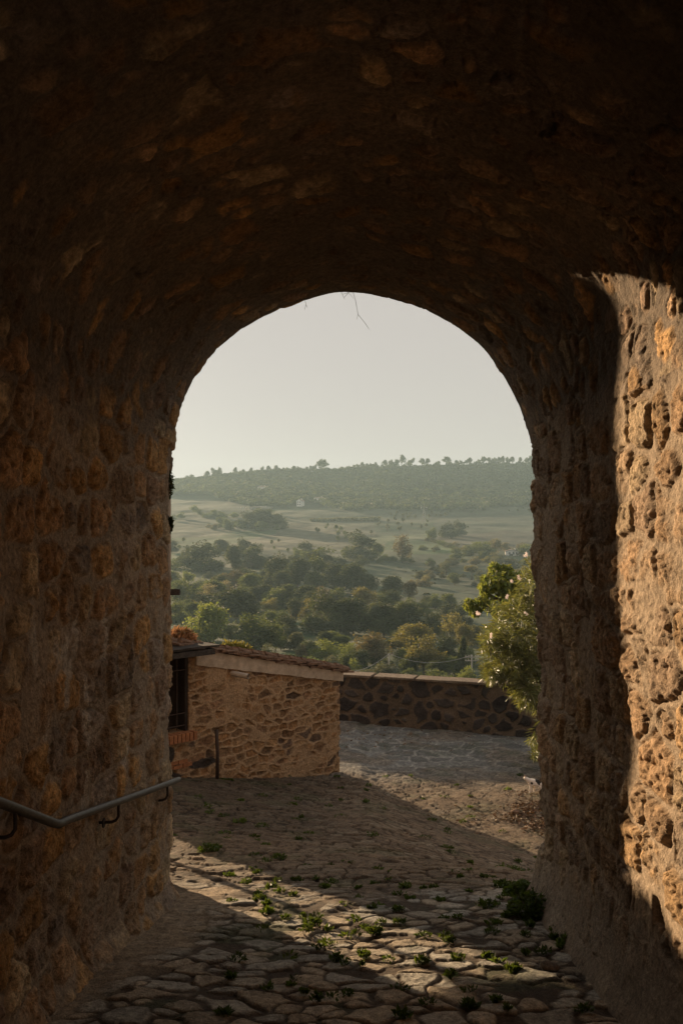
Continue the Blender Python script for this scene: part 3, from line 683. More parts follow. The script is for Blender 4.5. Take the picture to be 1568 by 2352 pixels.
for i, (X, w, h) in enumerate(RID):
    d = 1176; z = float(terr_z(X, d)); m_ = SM[i % 3]
    o = link('skyline_tree', m_, None, None, label={739: 'widest domed tree on the far skyline', 922: 'tallest tree on the far skyline, above the wooded hill', 1027: 'broad round tree on the level right part of the far skyline', 436: 'flat-topped tree at the far left of the skyline'}.get(X, 'small tree of the row along the ridge skyline'), cat='tree', group='trees along the ridge skyline')
    o.location = ((X - 784) * K * d, d, z - 1.5); o.scale = (w * K * d * 1.5, w * K * d * 1.3, h * K * d * 1.3 + 2); o.rotation_euler.z = trd.uniform(0, 6.28)
    o.material_slots[0].link = 'OBJECT'; o.material_slots[0].material = LEAF['dark']
# wooded hillside, a mass nobody could count
def wood():
    rnd = np.random.default_rng(9); V = []; F = []; Cc = []; b = 0
    for k in range(4600):
        X = rnd.uniform(300, 1300 if k > 420 else 850); Y0 = float(ridgeY(X)); t = rnd.uniform(0, 1) if k > 420 else rnd.uniform(.0, .05)
        lo = np.interp(X, [300, 480, 560, 640, 700, 800, 830, 1000, 1100, 1230, 1300], [1134, 1136, 1160, 1166, 1150, 1176, 1172, 1172, 1170, 1160, 1158])
        Y = Y0 + 3 + t * (lo - Y0)
        if 700 < X < 800 and Y > 1150 and rnd.uniform() < .3: continue
        d = depth_of(X, Y); c = np.array([(X - 784) * K * d, d, float(terr_z(X, d))])
        r = rnd.uniform(2.6, 5.2); n = 34
        dd = rnd.normal(size=(n, 3)); dd /= np.linalg.norm(dd, axis=1)[:, None]; dd[:, 2] = np.abs(dd[:, 2])
        p = c + np.array([0, 0, r * .5]) + dd * r * rnd.uniform(.7, 1.05, n)[:, None] * np.array([1, 1, .85])
        v, f, cc = leaf_cloud(p, dd, 1.9, rnd, 1.1, .2, tint=rnd.uniform(.75, 1.25, n) * rnd.uniform(.7, 1.35))
        V.append(v); F.append(f + b); Cc.append(cc); b += len(v)
    me = raw_mesh('hillside_wood', np.concatenate(V), np.concatenate(F), False, np.concatenate(Cc))
    link('hillside_wood', me, LEAF['dark'], None, label='dense dark woodland covering the far hillside under the ridge', cat='woodland', kind='stuff')
wood()
def hedge():
    rnd = np.random.default_rng(19); P = []; 
    for k in range(2600):
        t = rnd.uniform(); X = 712 + t * 161; Y = 1203 - t * 4; d = 735 + rnd.uniform(-4, 4)
        P.append([(X - 784) * K * d, d, (1225 - Y) * K * 735 + rnd.uniform(0, 4.6)])
    P = np.array(P); nn = rnd.normal(size=P.shape); nn /= np.linalg.norm(nn, axis=1)[:, None]
    v, f, c = leaf_cloud(P, nn, 1.3, rnd)
    link('hedge', raw_mesh('hedge', v, f, False, c), LEAF['olive'], None, label='long clipped hedge row crossing the far field', cat='hedge')
hedge()
# dark molehill-like mounds on the mown slope
for X, Y in [(857, 1320), (883, 1311), (908, 1321), (929, 1315), (952, 1312), (978, 1320), (948, 1325), (991, 1340), (1003, 1331), (979, 1366), (1024, 1368), (998, 1385), (917, 1305), (986, 1315)]:
    p, d = tpos(X, Y); rd = np.random.default_rng(int(X)); n = 60
    q = rd.normal(size=(n, 3)); q /= np.linalg.norm(q, axis=1)[:, None]; q[:, 2] = abs(q[:, 2]); v, f, c = leaf_cloud(q * np.array([1.5, .9, .5]), q, .7, rd)
    o = link('earth_mound', raw_mesh('earth_mound', v, f, False, c), LEAF['dark'], None, label='low dark tuft mound dotted over the mown slope', cat='mound', group='dark mounds on the mown slope'); o.location = p

# ------------------------------------------------------------------ houses, pylons and poles of the valley
def house(X, Y, w, h, depth, rz, label, name='country_house', roof=M_house_roof, wall=M_white, wing=None, wins=(), gable=True, rh=.35):
    p, d = tpos(X, Y); W = w * K * d; H = h * K * d; D = depth
    root = empty(name, p, rz, label=label, cat='house')
    mb = MB(); mb.box((0, 0, H / 2 - .4), (W, D, H + .8))
    if gable:      # gable towards the viewer
        g = H * rh; mb.add([(-W / 2, -D / 2, H), (W / 2, -D / 2, H), (0, -D / 2, H + g), (-W / 2, D / 2, H), (W / 2, D / 2, H), (0, D / 2, H + g)], [(0, 1, 2), (3, 5, 4)])
    mb.build('wall', wall, root)
    mb = MB(); e = .5; g = H * rh
    if gable:
        for s in (-1, 1):
            a = Vector((0, 0, H + g + .15)); b = Vector((s * (W / 2 + e), 0, H - .05)); t = (b - a); L_ = t.length
            rot = Matrix.Rotation(math.atan2(-t.z, t.x) if s > 0 else math.pi - math.atan2(t.z, t.x) * 1, 3, 'Y') if s > 0 else Matrix.Rotation(math.atan2(-t.z, t.x), 3, 'Y')
            mb.box((a + b) / 2, (L_, D + 2 * e, .22), rot)
    else:
        mb.add([(-W / 2 - e, -D / 2 - e, H), (W / 2 + e, -D / 2 - e, H), (W / 2 + e, D / 2 + e, H), (-W / 2 - e, D / 2 + e, H), (-W / 4, 0, H + g), (W / 4, 0, H + g)], [(0, 1, 5, 4), (1, 2, 5), (2, 3, 4, 5), (3, 0, 4), (0, 3, 2, 1)])
    rf = mb.build('roof', roof, root)
    mb = MB(); mb.box((W * .22, 0, H + g * .9), (.7, .7, 1.6)); mb.build('chimney', wall, rf)
    for (u, v_, ww, hh) in wins:
        mb = MB(); mb.box((u * W, -D / 2 - .03, v_ * H), (ww, .1, hh)); mb.build('window', M_win, root)
    if wing:
        (u, ww, hh) = wing; mb = MB(); mb.box((u * W, -D * .35, hh * H / 2 - .4), (ww * W, D, hh * H + .8)); mb.build('side_wing', wall, root)
        mb = MB(); mb.box((u * W, -D * .35, hh * H + .12), (ww * W + .6, D + .8, .24)); mb.build('wing_roof', roof, root)
    return root
house(1175, 1277, 30, 11, 8, R(-8), 'white two-storey country house among trees near the right jamb', wins=[(-.22, .62, 1.1, 1.1), (.08, .62, 1.0, 1.6), (.3, .6, .8, .9), (-.1, .2, 2.2, 1.6)], wing=(.62, .45, .5))
house(603, 1127, 22, 8, 9, R(5), 'small pale house high on the wooded hillside', wins=[(-.3, .5, 1.5, 1.6), (.15, .5, 1.5, 1.6)], gable=False, rh=.4)
house(690, 1164, 12, 13, 8, R(-20), 'tall narrow white house at the foot of the wood', wins=[(-.2, .8, 1, 1.3), (.2, .8, 1, 1.3), (-.2, .4, 1, 1.3), (.2, .4, 1, 1.3)])
house(733, 1152, 24, 8, 10, R(4), 'white villa with a hipped roof right of the tall narrow house', wins=[(-.36, .6, 1.4, 1.4), (0, .6, 3, 1.4), (.36, .6, 1.4, 1.4)], gable=False, rh=.35)
house(775, 1160, 44, 6, 8, 0, 'long low pinkish ruin wall below the wood, right of the villa', name='long_barn', wall=M_grey, wins=[(-.4, .5, 2, 1.5)], gable=False, rh=.15)
house(600, 1169, 52, 4, 9, 0, 'long low farm shed with a pale roof band, left of the tall house', name='farm_shed', roof=M_grey, wall=M_grey, wins=[(-.2, .5, 8, 1.2)], gable=False, rh=.3)
house(636, 1213, 22, 6, 7, R(-8), 'open field shed with white posts at the right foot of the knoll', name='field_shed', roof=M_grey, wall=M_grey, wins=[(-.3, .45, 2.2, 2), (-.02, .45, 1.2, 2), (.2, .45, 1.4, 2)], gable=False, rh=.2)
house(556, 1213, 22, 5, 7, 0, 'low shed with a grey roof inside the clump on the knoll', name='field_shed', roof=M_grey, wall=M_grey, wins=[(0, .5, 5, .8)], gable=False, rh=.4)
def pylon(X, base, top, label):
    p, d = tpos(X, base); H = (base - top) * K * d; root = empty('pylon', p, 0, label=label, cat='pylon')
    mb = MB()
    for sx in (-1, 1):
        for sy in (-1, 1): mb.tube([(sx * 1.8, sy * 1.8, 0), (sx * .5, sy * .5, H * .7), (0, 0, H)], .10, 4)
    for k in range(8):
        z = H * .7 * k / 8; w = 1.8 - 1.3 * k / 8; w2 = 1.8 - 1.3 * (k + 1) / 8; z2 = H * .7 * (k + 1) / 8
        for sy in (-1, 1): mb.tube([(-w, sy * w, z), (w2, sy * w2, z2)], .06, 4); mb.tube([(w, sy * w, z), (-w2, sy * w2, z2)], .06, 4)
    mb.build('lattice_tower', M_grey, root)
    for z in (.72, .84): mb = MB(); mb.tube([(-2.6, 0, H * z), (2.6, 0, H * z)], .12, 4); mb.build('cross_arm', M_grey, root)
    for sx in (-2.4, 2.4): mb = MB(); mb.tube([(sx, 0, H * .84), (sx, 0, H * .76)], .16, 6); mb.build('insulator', M_white, root)
pylon(973, 1206, 1156, 'lattice electricity pylon in the middle of the olive field')
pylon(559, 1190, 1160, 'lattice electricity pylon in the haze behind the knoll')
def pole(X, top, d, label, arms=0):
    z = (1225 - top) * K * d; x = (X - 784) * K * d; X_ = X; zb = float(terr_z(X_, d)); root = empty('utility_pole', (x, d, zb), 0, label=label, cat='utility pole')
    mb = MB(); mb.tube([(0, 0, -.5), (0, 0, z - zb)], [.14, .10], 10); mb.build('post', M_grey, root, smooth=True)
    for k in range(arms):
        mb = MB(); zz = z - zb - .3 - .5 * k; mb.box((0, -.12, zz), (1.9, .08, .09))
        for a in (-.85, -.45, .45, .85): mb.tube([(a, -.12, zz + .04), (a, -.12, zz + .28)], [.05, .035], 6)
        mb.build('cross_arm', M_grey, root)
    return Vector((x, d, z))
pa = pole(893, 1501, 118, 'plain grey utility pole over the parapet, the nearer one to the shed')
pb = pole(1083, 1504, 112, 'utility pole with insulator arms over the parapet by the oleander', 2)
def wire(a, b, sag, label):
    pts = [a.lerp(b, t / 16) - Vector((0, 0, sag * 4 * (t / 16) * (1 - t / 16))) for t in range(17)]
    mb = MB(); mb.tube(pts, .035, 5); mb.build('overhead_wire', M_grey, None, label=label, cat='wire')
wire(pa, pb, 1.2, 'thin sagging wire strung between the two utility poles')
wire(at(775, 1545, 104), pa, .8, 'thin wire rising from behind the shed corner to the plain pole')
for X, tp, bs in ((570 + 50, 1363, 1392), (717, 1372, 1395)):
    p, d = tpos(X, bs); mb = MB(); mb.tube([(0, 0, 0), (0, 0, (bs - tp) * K * d)], .09, 6)
    o = mb.build('thin_pole', M_grey, None, label='thin pale pole ' + ('on the pale slope right of the wide dark tree' if X < 700 else 'just left of the pale twiggy tree'), cat='pole'); o.location = p
p, d = tpos(815, 1530); mb = MB(); mb.box((0, 0, .8), (2.8, 3, 1.6)); o = mb.build('white_hut', M_white, None, bevel=.05, label='small white flat-roofed hut between the willow and the brown-green tree', cat='hut'); o.location = p
mb = MB(); mb.box((0, 0, 1.7), (3.2, 3.4, .16)); mb.build('roof', M_white, o)

# ------------------------------------------------------------------ low tiled shed
CX, CY = -.03, 14.42; WD = Vector((-.700, -.714, 0)).normalized(); NRM = Vector((.714, -.700, 0)); LEN = 4.15
def rooftop(a): return -2.43 + (a / 3.08) * .70           # top of the plaster band
def shed():
    root = empty('stone_shed', (CX, CY, -4.4), label='low rubble stone shed with a plastered verge under a sloping tiled roof', cat='shed')
    O = Vector(root.location)
    na, nz_ = 360, 300
    a = np.linspace(0, LEN, na); t = np.linspace(0, 1, nz_); A, T = np.meshgrid(a, t)
    zt = rooftop(A) - .12; zb = gz(CX + WD.x * A, CY + WD.y * A) - .25; Z = zb + (zt - zb) * T
    zz = A * 0 + 3.3
    n1 = fbm(A, zz, Z, 1.2, 4, 4); n2 = fbm(A, zz, Z, 8, 4, 6); n3 = fbm(A, zz, Z, 30, 3, 8)
    wu = A + fbm(A, zz, Z, 3, 3, 12) * .16; wv = Z + fbm(A, zz, Z, 3, 3, 14) * .12 - A * .02
    e, r, du, dv = voro(wu + n2 * .04, wv + n2 * .03, .26, .112, 35, 1.0, vj=.36, pn=4, wv=.5)
    st = sm(.010, .034, e + n2 * .034 + n3 * .012 + n1 * .02) * (1 - .85 * sm(.08, .17, fbm(A, zz, Z, 1.8, 3, 44)))
    h = st * (-.012 + .026 * (r[0] - .3) + n2 * .03) + (1 - st) * (.004 + n2 * .02) + n3 * .008 + n1 * .04
    # window opening near the hidden end
    win = ((A > 3.18) & (Z > -2.93) & (Z < -1.80))
    h = np.where(win, -.34, h)
    A2 = A + (n2 * .10 + n1 * .08 + st * .01 - .004) * np.exp(-A / .09)
    h = h * 1.5
    px = CX + WD.x * A2 + NRM.x * h; py = CY + WD.y * A2 + NRM.y * h
    mort = C3(.41, .275, .16)[None, None] * (1 + .5 * n1 + .35 * n2)[..., None]
    pal = np.array([C3(.27, .16, .08), C3(.24, .14, .068), C3(.30, .19, .10), C3(.19, .115, .062), C3(.27, .15, .07), C3(.25, .15, .085), C3(.12, .08, .055)])
    stc = 1.12 * pal[np.floor(np.minimum(r[2] * 6.4, 6.3)).astype(int)] * (.85 + .3 * r[3])[..., None] * (1 + n2 + n3)[..., None]
    col = mixc(mort, stc, st)
    # two big dark blocks and a patch of brick under the sill
    for (ba, bz, ra, rz_) in ((3.55, -3.22, .13, .14), (3.90, -3.24, .10, .12), (3.62, -3.55, .34, .06), (2.95, -3.46, .26, .07)):
        m = sm(1.15, .9, np.hypot((A - ba) / ra, (Z - bz - .25 * (A - ba) * 0) / rz_) + n2 * .8); col = mixc(col, C3(.05, .04, .034)[None, None] * (1 + n2)[..., None], m)
    col = np.where(win[..., None], C3(.035, .028, .022)[None, None], col)  # recess painted near-black to stand for the shade inside
    O_ = np.array(O); me = raw_mesh('wall', np.stack([px, py, Z], -1).reshape(-1, 3) - O_, grid_faces(nz_, na), True, np.clip(col, .01, .8).reshape(-1, 3))
    link('wall', me, M_stone, root)
    def W(a_, n_, z_): return Vector((CX, CY, 0)) + WD * a_ + NRM * n_ + Vector((0, 0, z_)) - O
    # the other sides
    mb = MB()
    g0 = -4.9
    mb.add([W(0.03, -.03, g0), W(0.03, -.9, g0), W(0.03, -.9, rooftop(0) - .14), W(0.03, -.03, rooftop(0) - .14), W(LEN, 0, g0 + 1), W(LEN, -.9, g0 + 1), W(LEN, -.9, rooftop(LEN) - .14), W(LEN, 0, rooftop(LEN) - .14)],
           [(0, 1, 2, 3), (4, 7, 6, 5), (1, 5, 6, 2), (3, 2, 6, 7)])
    mb.build('rear_wall', M_mort, root)
    # plaster band along the verge
    mb = MB(); n = 40; v = []
    rd = random.Random(5)
    for k in range(n + 1):
        aa = -.04 + (3.12) * k / n; tt = rooftop(aa); th = .17 + .065 * aa / 3.08
        j = rd.uniform(-.004, .004)
        v += [W(aa, .045 + j, tt), W(aa, .05 + j, tt - th + rd.uniform(-.006, .006)), W(aa, -.02, tt - th), W(aa, -.3, tt)]
    f = []
    for k in range(n):
        b = 4 * k; f += [(b, b + 4, b + 5, b + 1), (b + 1, b + 5, b + 6, b + 2), (b + 3, b + 7, b + 4, b)]
    f += [(0, 1, 2, 3), (4 * n, 4 * n + 3, 4 * n + 2, 4 * n + 1)]
    mb.add(v, f); mb.build('plaster_band', M_plaster, root)
    # roof: overlapping slabs stepping down the verge
    mb = MB(); rd = random.Random(8); sl = math.atan(.70 / 3.08)
    X_ = WD; Nn = NRM; rot0 = Matrix((X_, Nn, Vector((0, 0, 1)))).transposed()
    L_ = .30
    for layer in range(2):
        k = 0; aa = -.14 + layer * .1
        while aa < 3.35:
            z = rooftop(aa) + .022 + layer * .034 + rd.uniform(-.006, .006)
            rt = rot0 @ Matrix.Rotation(-(sl - .10) + rd.uniform(-.03, .03), 3, 'Y') @ Matrix.Rotation(rd.uniform(-.05, .05), 3, 'Z')
            # several narrow tiles across the depth of the roof
            for q in range(5):
                mb.box(W(aa + rd.uniform(-.015, .015), .09 - .10 - q * .205 + (rd.uniform(-.02, .02) if q == 0 else 0), z + rd.uniform(-.004, .006)), (L_ * 1.05, .20, .026), rt, .006, rd)
            aa += L_ * .84
    # ridge-like rounded covers
    aa = -.1
    while aa < 3.3:
        for q in (0, 2, 4):
            p0 = W(aa - .16, -.06 - q * .2, rooftop(aa - .16) + .062); p1 = W(aa + .17, -.06 - q * .2, rooftop(aa + .17) + .088)
            mb.tube([p0, p1], [.05, .058], 7)
        aa += .27
    mb.build('roof', M_tile, root)
    # dark boarded roof edge over the window
    mb = MB(); rd = random.Random(15)
    for k in range(5):
        mb.box(W(3.02 + .26 * k, .02, -1.665 + rd.uniform(-.01, .012)), (.30, .62, .03), rot0 @ Matrix.Rotation(rd.uniform(-.05, .05), 3, 'Y'), .01, rd)
    mb.box(W(3.6, .16, -1.735), (1.3, .34, .07), rot0, .012, rd)
    mb.build('eave_board', M_slate, root)
    # window with bars
    wr = link('window', bpy.data.meshes.new('window'), None, root)
    mb = MB(); mb.box(W(3.66, -.30, -2.36), (.98, .03, 1.16), rot0); mb.box(W(3.20, -.16, -2.36), (.05, .26, 1.16), rot0); o = mb.mesh('window'); wr.data = o; o.materials.append(M_dark)  # back panel and jamb, the dimness of the opening given as dark colour
    mb = MB()
    for aa in (3.22, 3.36, 3.50, 3.64, 3.78, 3.92, 4.06): mb.tube([W(aa, -.05, -2.90), W(aa, -.05, -1.74)], .008, 6)
    for z in (-2.84, -2.66, -2.02): mb.tube([W(3.2, -.045, z), W(4.12, -.045, z)], .008, 6)
    mb.build('window_grille', M_iron, wr)
    for (aa, z) in ((3.87, -2.14), (3.84, -2.80)):
        mb = MB(); mb.box(W(aa, -.10, z), (.16, .10, .10), rot0, .004); mb.build('brick_end', M_brick, wr)
    mb = MB(); k = 0; rd = random.Random(25)
    aa = 3.14
    while aa < 4.14: mb.box(W(aa, .035, -2.985 - .0 + rd.uniform(-.004, .004)), (.058, .16, .125), rot0, .003, rd); aa += .07
    mb.build('window_sill', M_brick, root, bevel=.004)
    mb = MB(); rd = random.Random(26)
    for r_ in range(2):
        for k in range(6): mb.box(W(3.22 + .17 * k + .08 * (r_ % 2), .0, -3.42 + .062 * r_ - .0), (.155, .06, .05), rot0, .004, rd)
    mb.build('brick_course', M_brick, root, bevel=.003)
    # stub of a waste pipe
    mb = MB(); mb.tube([W(2.39, -.02, -2.17), W(2.30, .30, -2.195)], .042, 14, False); mb.tube([W(2.30, .30, -2.195), W(2.39, -.02, -2.17)], .037, 14, False); mb.tube([W(2.36, .1, -2.18), W(2.35, .102, -2.1801)], .035, 14)
    mb.build('waste_pipe', M_pvc, root, smooth=True)
    return W, O
Wf, WO = shed()
b = Vector(at(499, 1778, 12.34)); b.z = gzs(b.x, b.y)
mb = MB(); mb.tube([(0, 0, -.05), (.005, 0, .4), (-.012, 0, .76)], [.028, .026, .027], 10)
o = mb.build('iron_post', M_iron, None, smooth=True, label='rusty upright pipe standing against the shed wall', cat='post'); o.location = b
# taller house at the left, hidden behind the jamb; footprint shaped to shade the passage
def left_house():
    root = empty('tall_house', (-3.6, 12.2, -4), label='taller dark house hidden behind the left jamb, a dark beam sticking out of it', cat='house')
    x0, x1, y0, y1, H = -4.35, -2.66, 10.98, 13.2, 8.4
    v = [(-3.49, 10.99), (-2.66, 11.95), (-2.66, 12.8), (-4.1, 13.8), (-4.72, 12.95)]
    v = [(a + 3.6, b - 12.2) for a, b in v]; n = len(v)
    mb = MB(); mb.add([(a, b, -.6) for a, b in v] + [(a, b, H) for a, b in v], [tuple((k, (k + 1) % n, (k + 1) % n + n, k + n)) for k in range(n)] + [tuple(range(n, 2 * n))])
    mb.build('wall', M_mort, root)
    mb = MB(); s = 1.12; mb.add([(a * s, b * s, H + .02) for a, b in v] + [(a * s, b * s, H + .16) for a, b in v], [tuple((k, (k + 1) % n, (k + 1) % n + n, k + n)) for k in range(n)] + [tuple(range(n, 2 * n)), tuple(range(n))[::-1]])
    mb.build('roof', M_tile, root)
    for (wx_, wy_, wz_, an) in ((.60, -.72, 5.6, .886), (.60, -.72, 3.4, .886)):
        mb = MB(); mb.box((wx_, wy_, wz_), (.5, .10, .9), Matrix.Rotation(an, 3, 'Z')); mb.build('window', M_dark, root)
    p = at(414, 1360, 11.9) - Vector(root.location); mb = MB(); mb.box((p.x - .31, p.y, p.z), (.62, .09, .085)); mb.build('beam', M_slate, root, bevel=.004)
left_house()

# ------------------------------------------------------------------ parapet
def parapet():
    a0 = Vector((-4.6, 20.0, 0)); a1 = Vector((9.2, 15.3, 0)); dv = (a1 - a0); Lp = dv.length; u = dv / Lp; n = Vector((u.y, -u.x, 0))
    if n.y > 0: n = -n
    root = empty('stone_parapet', (2, 17.7, -4.2), label='low parapet of big dark stones in pale mortar with a flat coping, above the valley', cat='wall'); O = np.array(root.location)
    s0, s1 = 3.2, 11.2
    A, T = np.meshgrid(np.concatenate([[0, 1, 2], np.linspace(s0, s1, 640), [12, 13, Lp]]), np.linspace(0, 1, 90))
    X = a0.x + u.x * A; Y = a0.y + u.y * A; zb = gz(X, Y) - .12; zt = -3.22 - .0 * A; Z = zb + (zt - zb) * T
    q = A, A * 0 + 7, Z
    n1 = fbm(*q, 1.4, 4, 3); n2 = fbm(*q, 8, 4, 5); n3 = fbm(*q, 28, 3, 6)
    e, r, _, _ = voro(A + n2 * .10 + n1 * .12, Z + n2 * .08, .34, .25, 61, 1.0, wv=.8)
    st = sm(.028, .044, e + n2 * .02)
    h = st * (.03 * r[0] + n2 * .03) + n3 * .006 - (1 - st) * .01
    col = mixc(C3(.15, .108, .074)[None, None] * (1 + .7 * n2 + .6 * n1)[..., None], C3(.055, .045, .04)[None, None] * (.65 + .8 * r[1] + 1.2 * n2)[..., None], st)
    P = np.stack([X + n.x * h, Y + n.y * h, Z], -1).reshape(-1, 3) - O
    link('wall_face', raw_mesh('wall_face', P, grid_faces(*A.shape), True, np.clip(col, .01, .8).reshape(-1, 3)), M_stone, root)
    mb = MB(); th = .36
    def Q(s, m, z): p = a0 + u * s - n * m; return Vector((p.x, p.y, z)) - Vector(root.location)
    mb.add([Q(0, .02, -5.6), Q(Lp, .02, -5.6), Q(Lp, th, -5.6), Q(0, th, -5.6), Q(0, .02, -3.225), Q(Lp, .02, -3.225), Q(Lp, th, -3.225), Q(0, th, -3.225)],
           [(0, 1, 5, 4), (1, 2, 6, 5), (2, 3, 7, 6), (3, 0, 4, 7)])
    mb.build('wall_core', M_mort, root)
    rot = Matrix((u, n, Vector((0, 0, 1)))).transposed(); rd = random.Random(2); mb = MB(); s = .5
    while s < Lp:
        l = rd.uniform(.7, 1.1); mb.box(Q(s, th / 2, -3.19 + rd.uniform(-.004, .004)), (l - .004, th + .12, .05), rot, .004, rd); s += l
    mb.build('coping', M_cap, root, bevel=.008)
parapet()

# ------------------------------------------------------------------ plants close by
def oleander():
    rnd = np.random.default_rng(5); rd = random.Random(6)
    c0 = Vector((3.75, 14.6, -4.25))
    root = empty('oleander_bush', c0, 0, label='large oleander bush with long narrow leaves and pale pink flowers beside the right jamb', cat='bush')
    mb = MB()
    V = []; F = []; Cc = []; b = 0; tips = []
    # silhouette ellipses in picture units: centre X, Y, radii, number of sprigs
    blobs = [(1200, 1440, 92, 92, 190), (1225, 1345, 46, 66, 90), (1182, 1508, 88, 72, 170), (1130, 1545, 34, 26, 40), (1125, 1470, 30, 40, 40), (1215, 1575, 52, 62, 110), (1290, 1430, 110, 150, 170), (1228, 1702, 16, 10, 9), (1236, 1728, 22, 18, 18), (1290, 1600, 90, 110, 90)]
    for (bx, by, rx, ry, n) in blobs:
        for k in range(n):
            q = rnd.normal(size=3); q /= np.linalg.norm(q); f = rnd.uniform(.35, 1) ** .5
            d = 14.5 + q[2] * 1.0 * f; p = at(bx + q[0] * rx * f, by + q[1] * ry * f, d) - c0
            out = Vector((q[0], q[2], -q[1] + .25)).normalized(); out = (out + Vector(rnd.normal(size=3) * .3)).normalized()
            L_ = rnd.uniform(.16, .30); tips.append((p, out, L_))
            m = rnd.integers(13, 20)
            for j in range(m):
                t = j / m; q0 = p - out * L_ * (1 - t); ax = out.orthogonal().normalized(); ax = Quaternion(out, j * 2.1 + k) @ ax
                dr = (out * (.55 + .5 * t) + ax * (1.0 - .45 * t)).normalized(); ll = rnd.uniform(.13, .20) * (1 - .25 * t); w = dr.cross(Vector(rnd.normal(size=3))).normalized() * ll * .075
                up = w.cross(dr).normalized() * ll * .02
                a_ = q0; m_ = q0 + dr * ll * .5 - Vector((0, 0, .008)); e_ = q0 + dr * ll - Vector((0, 0, .028))
                V += [tuple(a_), tuple(m_ + w + up), tuple(e_), tuple(m_ - w + up)]; F.append((b, b + 1, b + 2, b + 3)); b += 4
                tv = rnd.uniform(.6, 1.45); Cc += [(tv * rnd.uniform(.95, 1.15), tv, tv * .9)] * 4
    link('foliage', raw_mesh('foliage', np.array(V), np.array(F), False, np.array(Cc)), LEAF['oleander'], root)
    mb = MB()
    for k in range(26):
        p, out, L_ = tips[rd.randrange(len(tips))]
        s = Vector((rd.uniform(-.1, .35), rd.uniform(-.15, .15), 0)); e_ = p - out * L_; m_ = s.lerp(e_, .5) + Vector((0, 0, .25))
        mb.tube([s, m_, e_], [.02, .013, .006], 6)
    mb.build('stem', M_bark, root, smooth=True)
    for (X, Y) in ((1203, 1275), (1191, 1326), (1175, 1335), (1164, 1372), (1098, 1410), (1208, 1408), (1124, 1460)):
        p = at(X, Y, 13.6 + rd.uniform(-.2, .2)) - c0; mb = MB()
        for f_ in range(3):
            q = p + Vector((rd.uniform(-.03, .03), rd.uniform(-.03, .03), rd.uniform(-.03, .03))); nn = Vector((rd.uniform(-.5, .5), -1, rd.uniform(-.2, .8))).normalized(); ax = nn.orthogonal()
            for j in range(5):
                e1 = Quaternion(nn, j * 1.257) @ ax; e2 = Quaternion(nn, j * 1.257 + .5) @ ax; e3 = Quaternion(nn, j * 1.257 - .5) @ ax
                mb.add([q, q + e3 * .012 + nn * .004, q + e1 * .024 + nn * .008, q + e2 * .012 + nn * .004], [(0, 1, 2, 3)])
        me = mb.mesh('flower'); a_ = me.color_attributes.new('tint', 'FLOAT_COLOR', 'POINT'); a_.data.foreach_set('color', [1.0] * 4 * len(me.vertices)); link('flower', me, M_petal, root)
oleander()
def leafy_tree():
    """the broad-leaved tree beyond the parapet, its top and one arm beside the oleander"""
    rnd = np.random.default_rng(15); d0 = 22.0; base = Vector((at(1200, 1500, d0).x, d0, -6.2))
    root = empty('walnut_tree', base, 0, label='broad-leaved tree with one drooping arm reaching left above the oleander', cat='tree')
    P = []; Nn = []
    for (bx, by, rx, ry, n) in ((1142, 1330, 30, 34, 420), (1112, 1352, 13, 32, 170), (1170, 1345, 34, 38, 360), (1150, 1392, 44, 30, 330), (1104, 1382, 20, 10, 120), (1076, 1388, 13, 12, 110), (1090, 1404, 15, 12, 120), (1133, 1303, 14, 12, 90), (1160, 1310, 16, 12, 90), (1190, 1380, 40, 60, 380)):
        for k in range(n):
            q = rnd.normal(size=3); q /= np.linalg.norm(q); f = rnd.uniform(.3, 1) ** .5
            P.append(at(bx + q[0] * rx * f, by + q[1] * ry * f, d0 + q[2] * .9 * f * rx / 35) - base); Nn.append((q[0], q[2], -q[1]))
    v, f, c = leaf_cloud(np.array(P), np.array(Nn), .10, rnd, 1.9, .4, droop=.5, tint=rnd.uniform(.6, 1.6, len(P)))
    link('crown', raw_mesh('crown', v, f, False, c), LEAF['bright'], root)
    mb = MB(); j = lambda X, Y, dd=0: at(X, Y, d0 + dd) - base
    mb.tube([Vector((0, 0, -.5)), j(1190, 1460), j(1168, 1390), j(1148, 1340), j(1138, 1310)], [.16, .12, .08, .04, .015], 8)
    mb.tube([j(1180, 1425), j(1130, 1395), j(1100, 1385), j(1075, 1385)], [.08, .05, .03, .012], 7)
    mb.tube([j(1168, 1390), j(1120, 1365), j(1110, 1340)], [.06, .035, .012], 6)
    mb.build('trunk', M_bark, root, smooth=True)
leafy_tree()
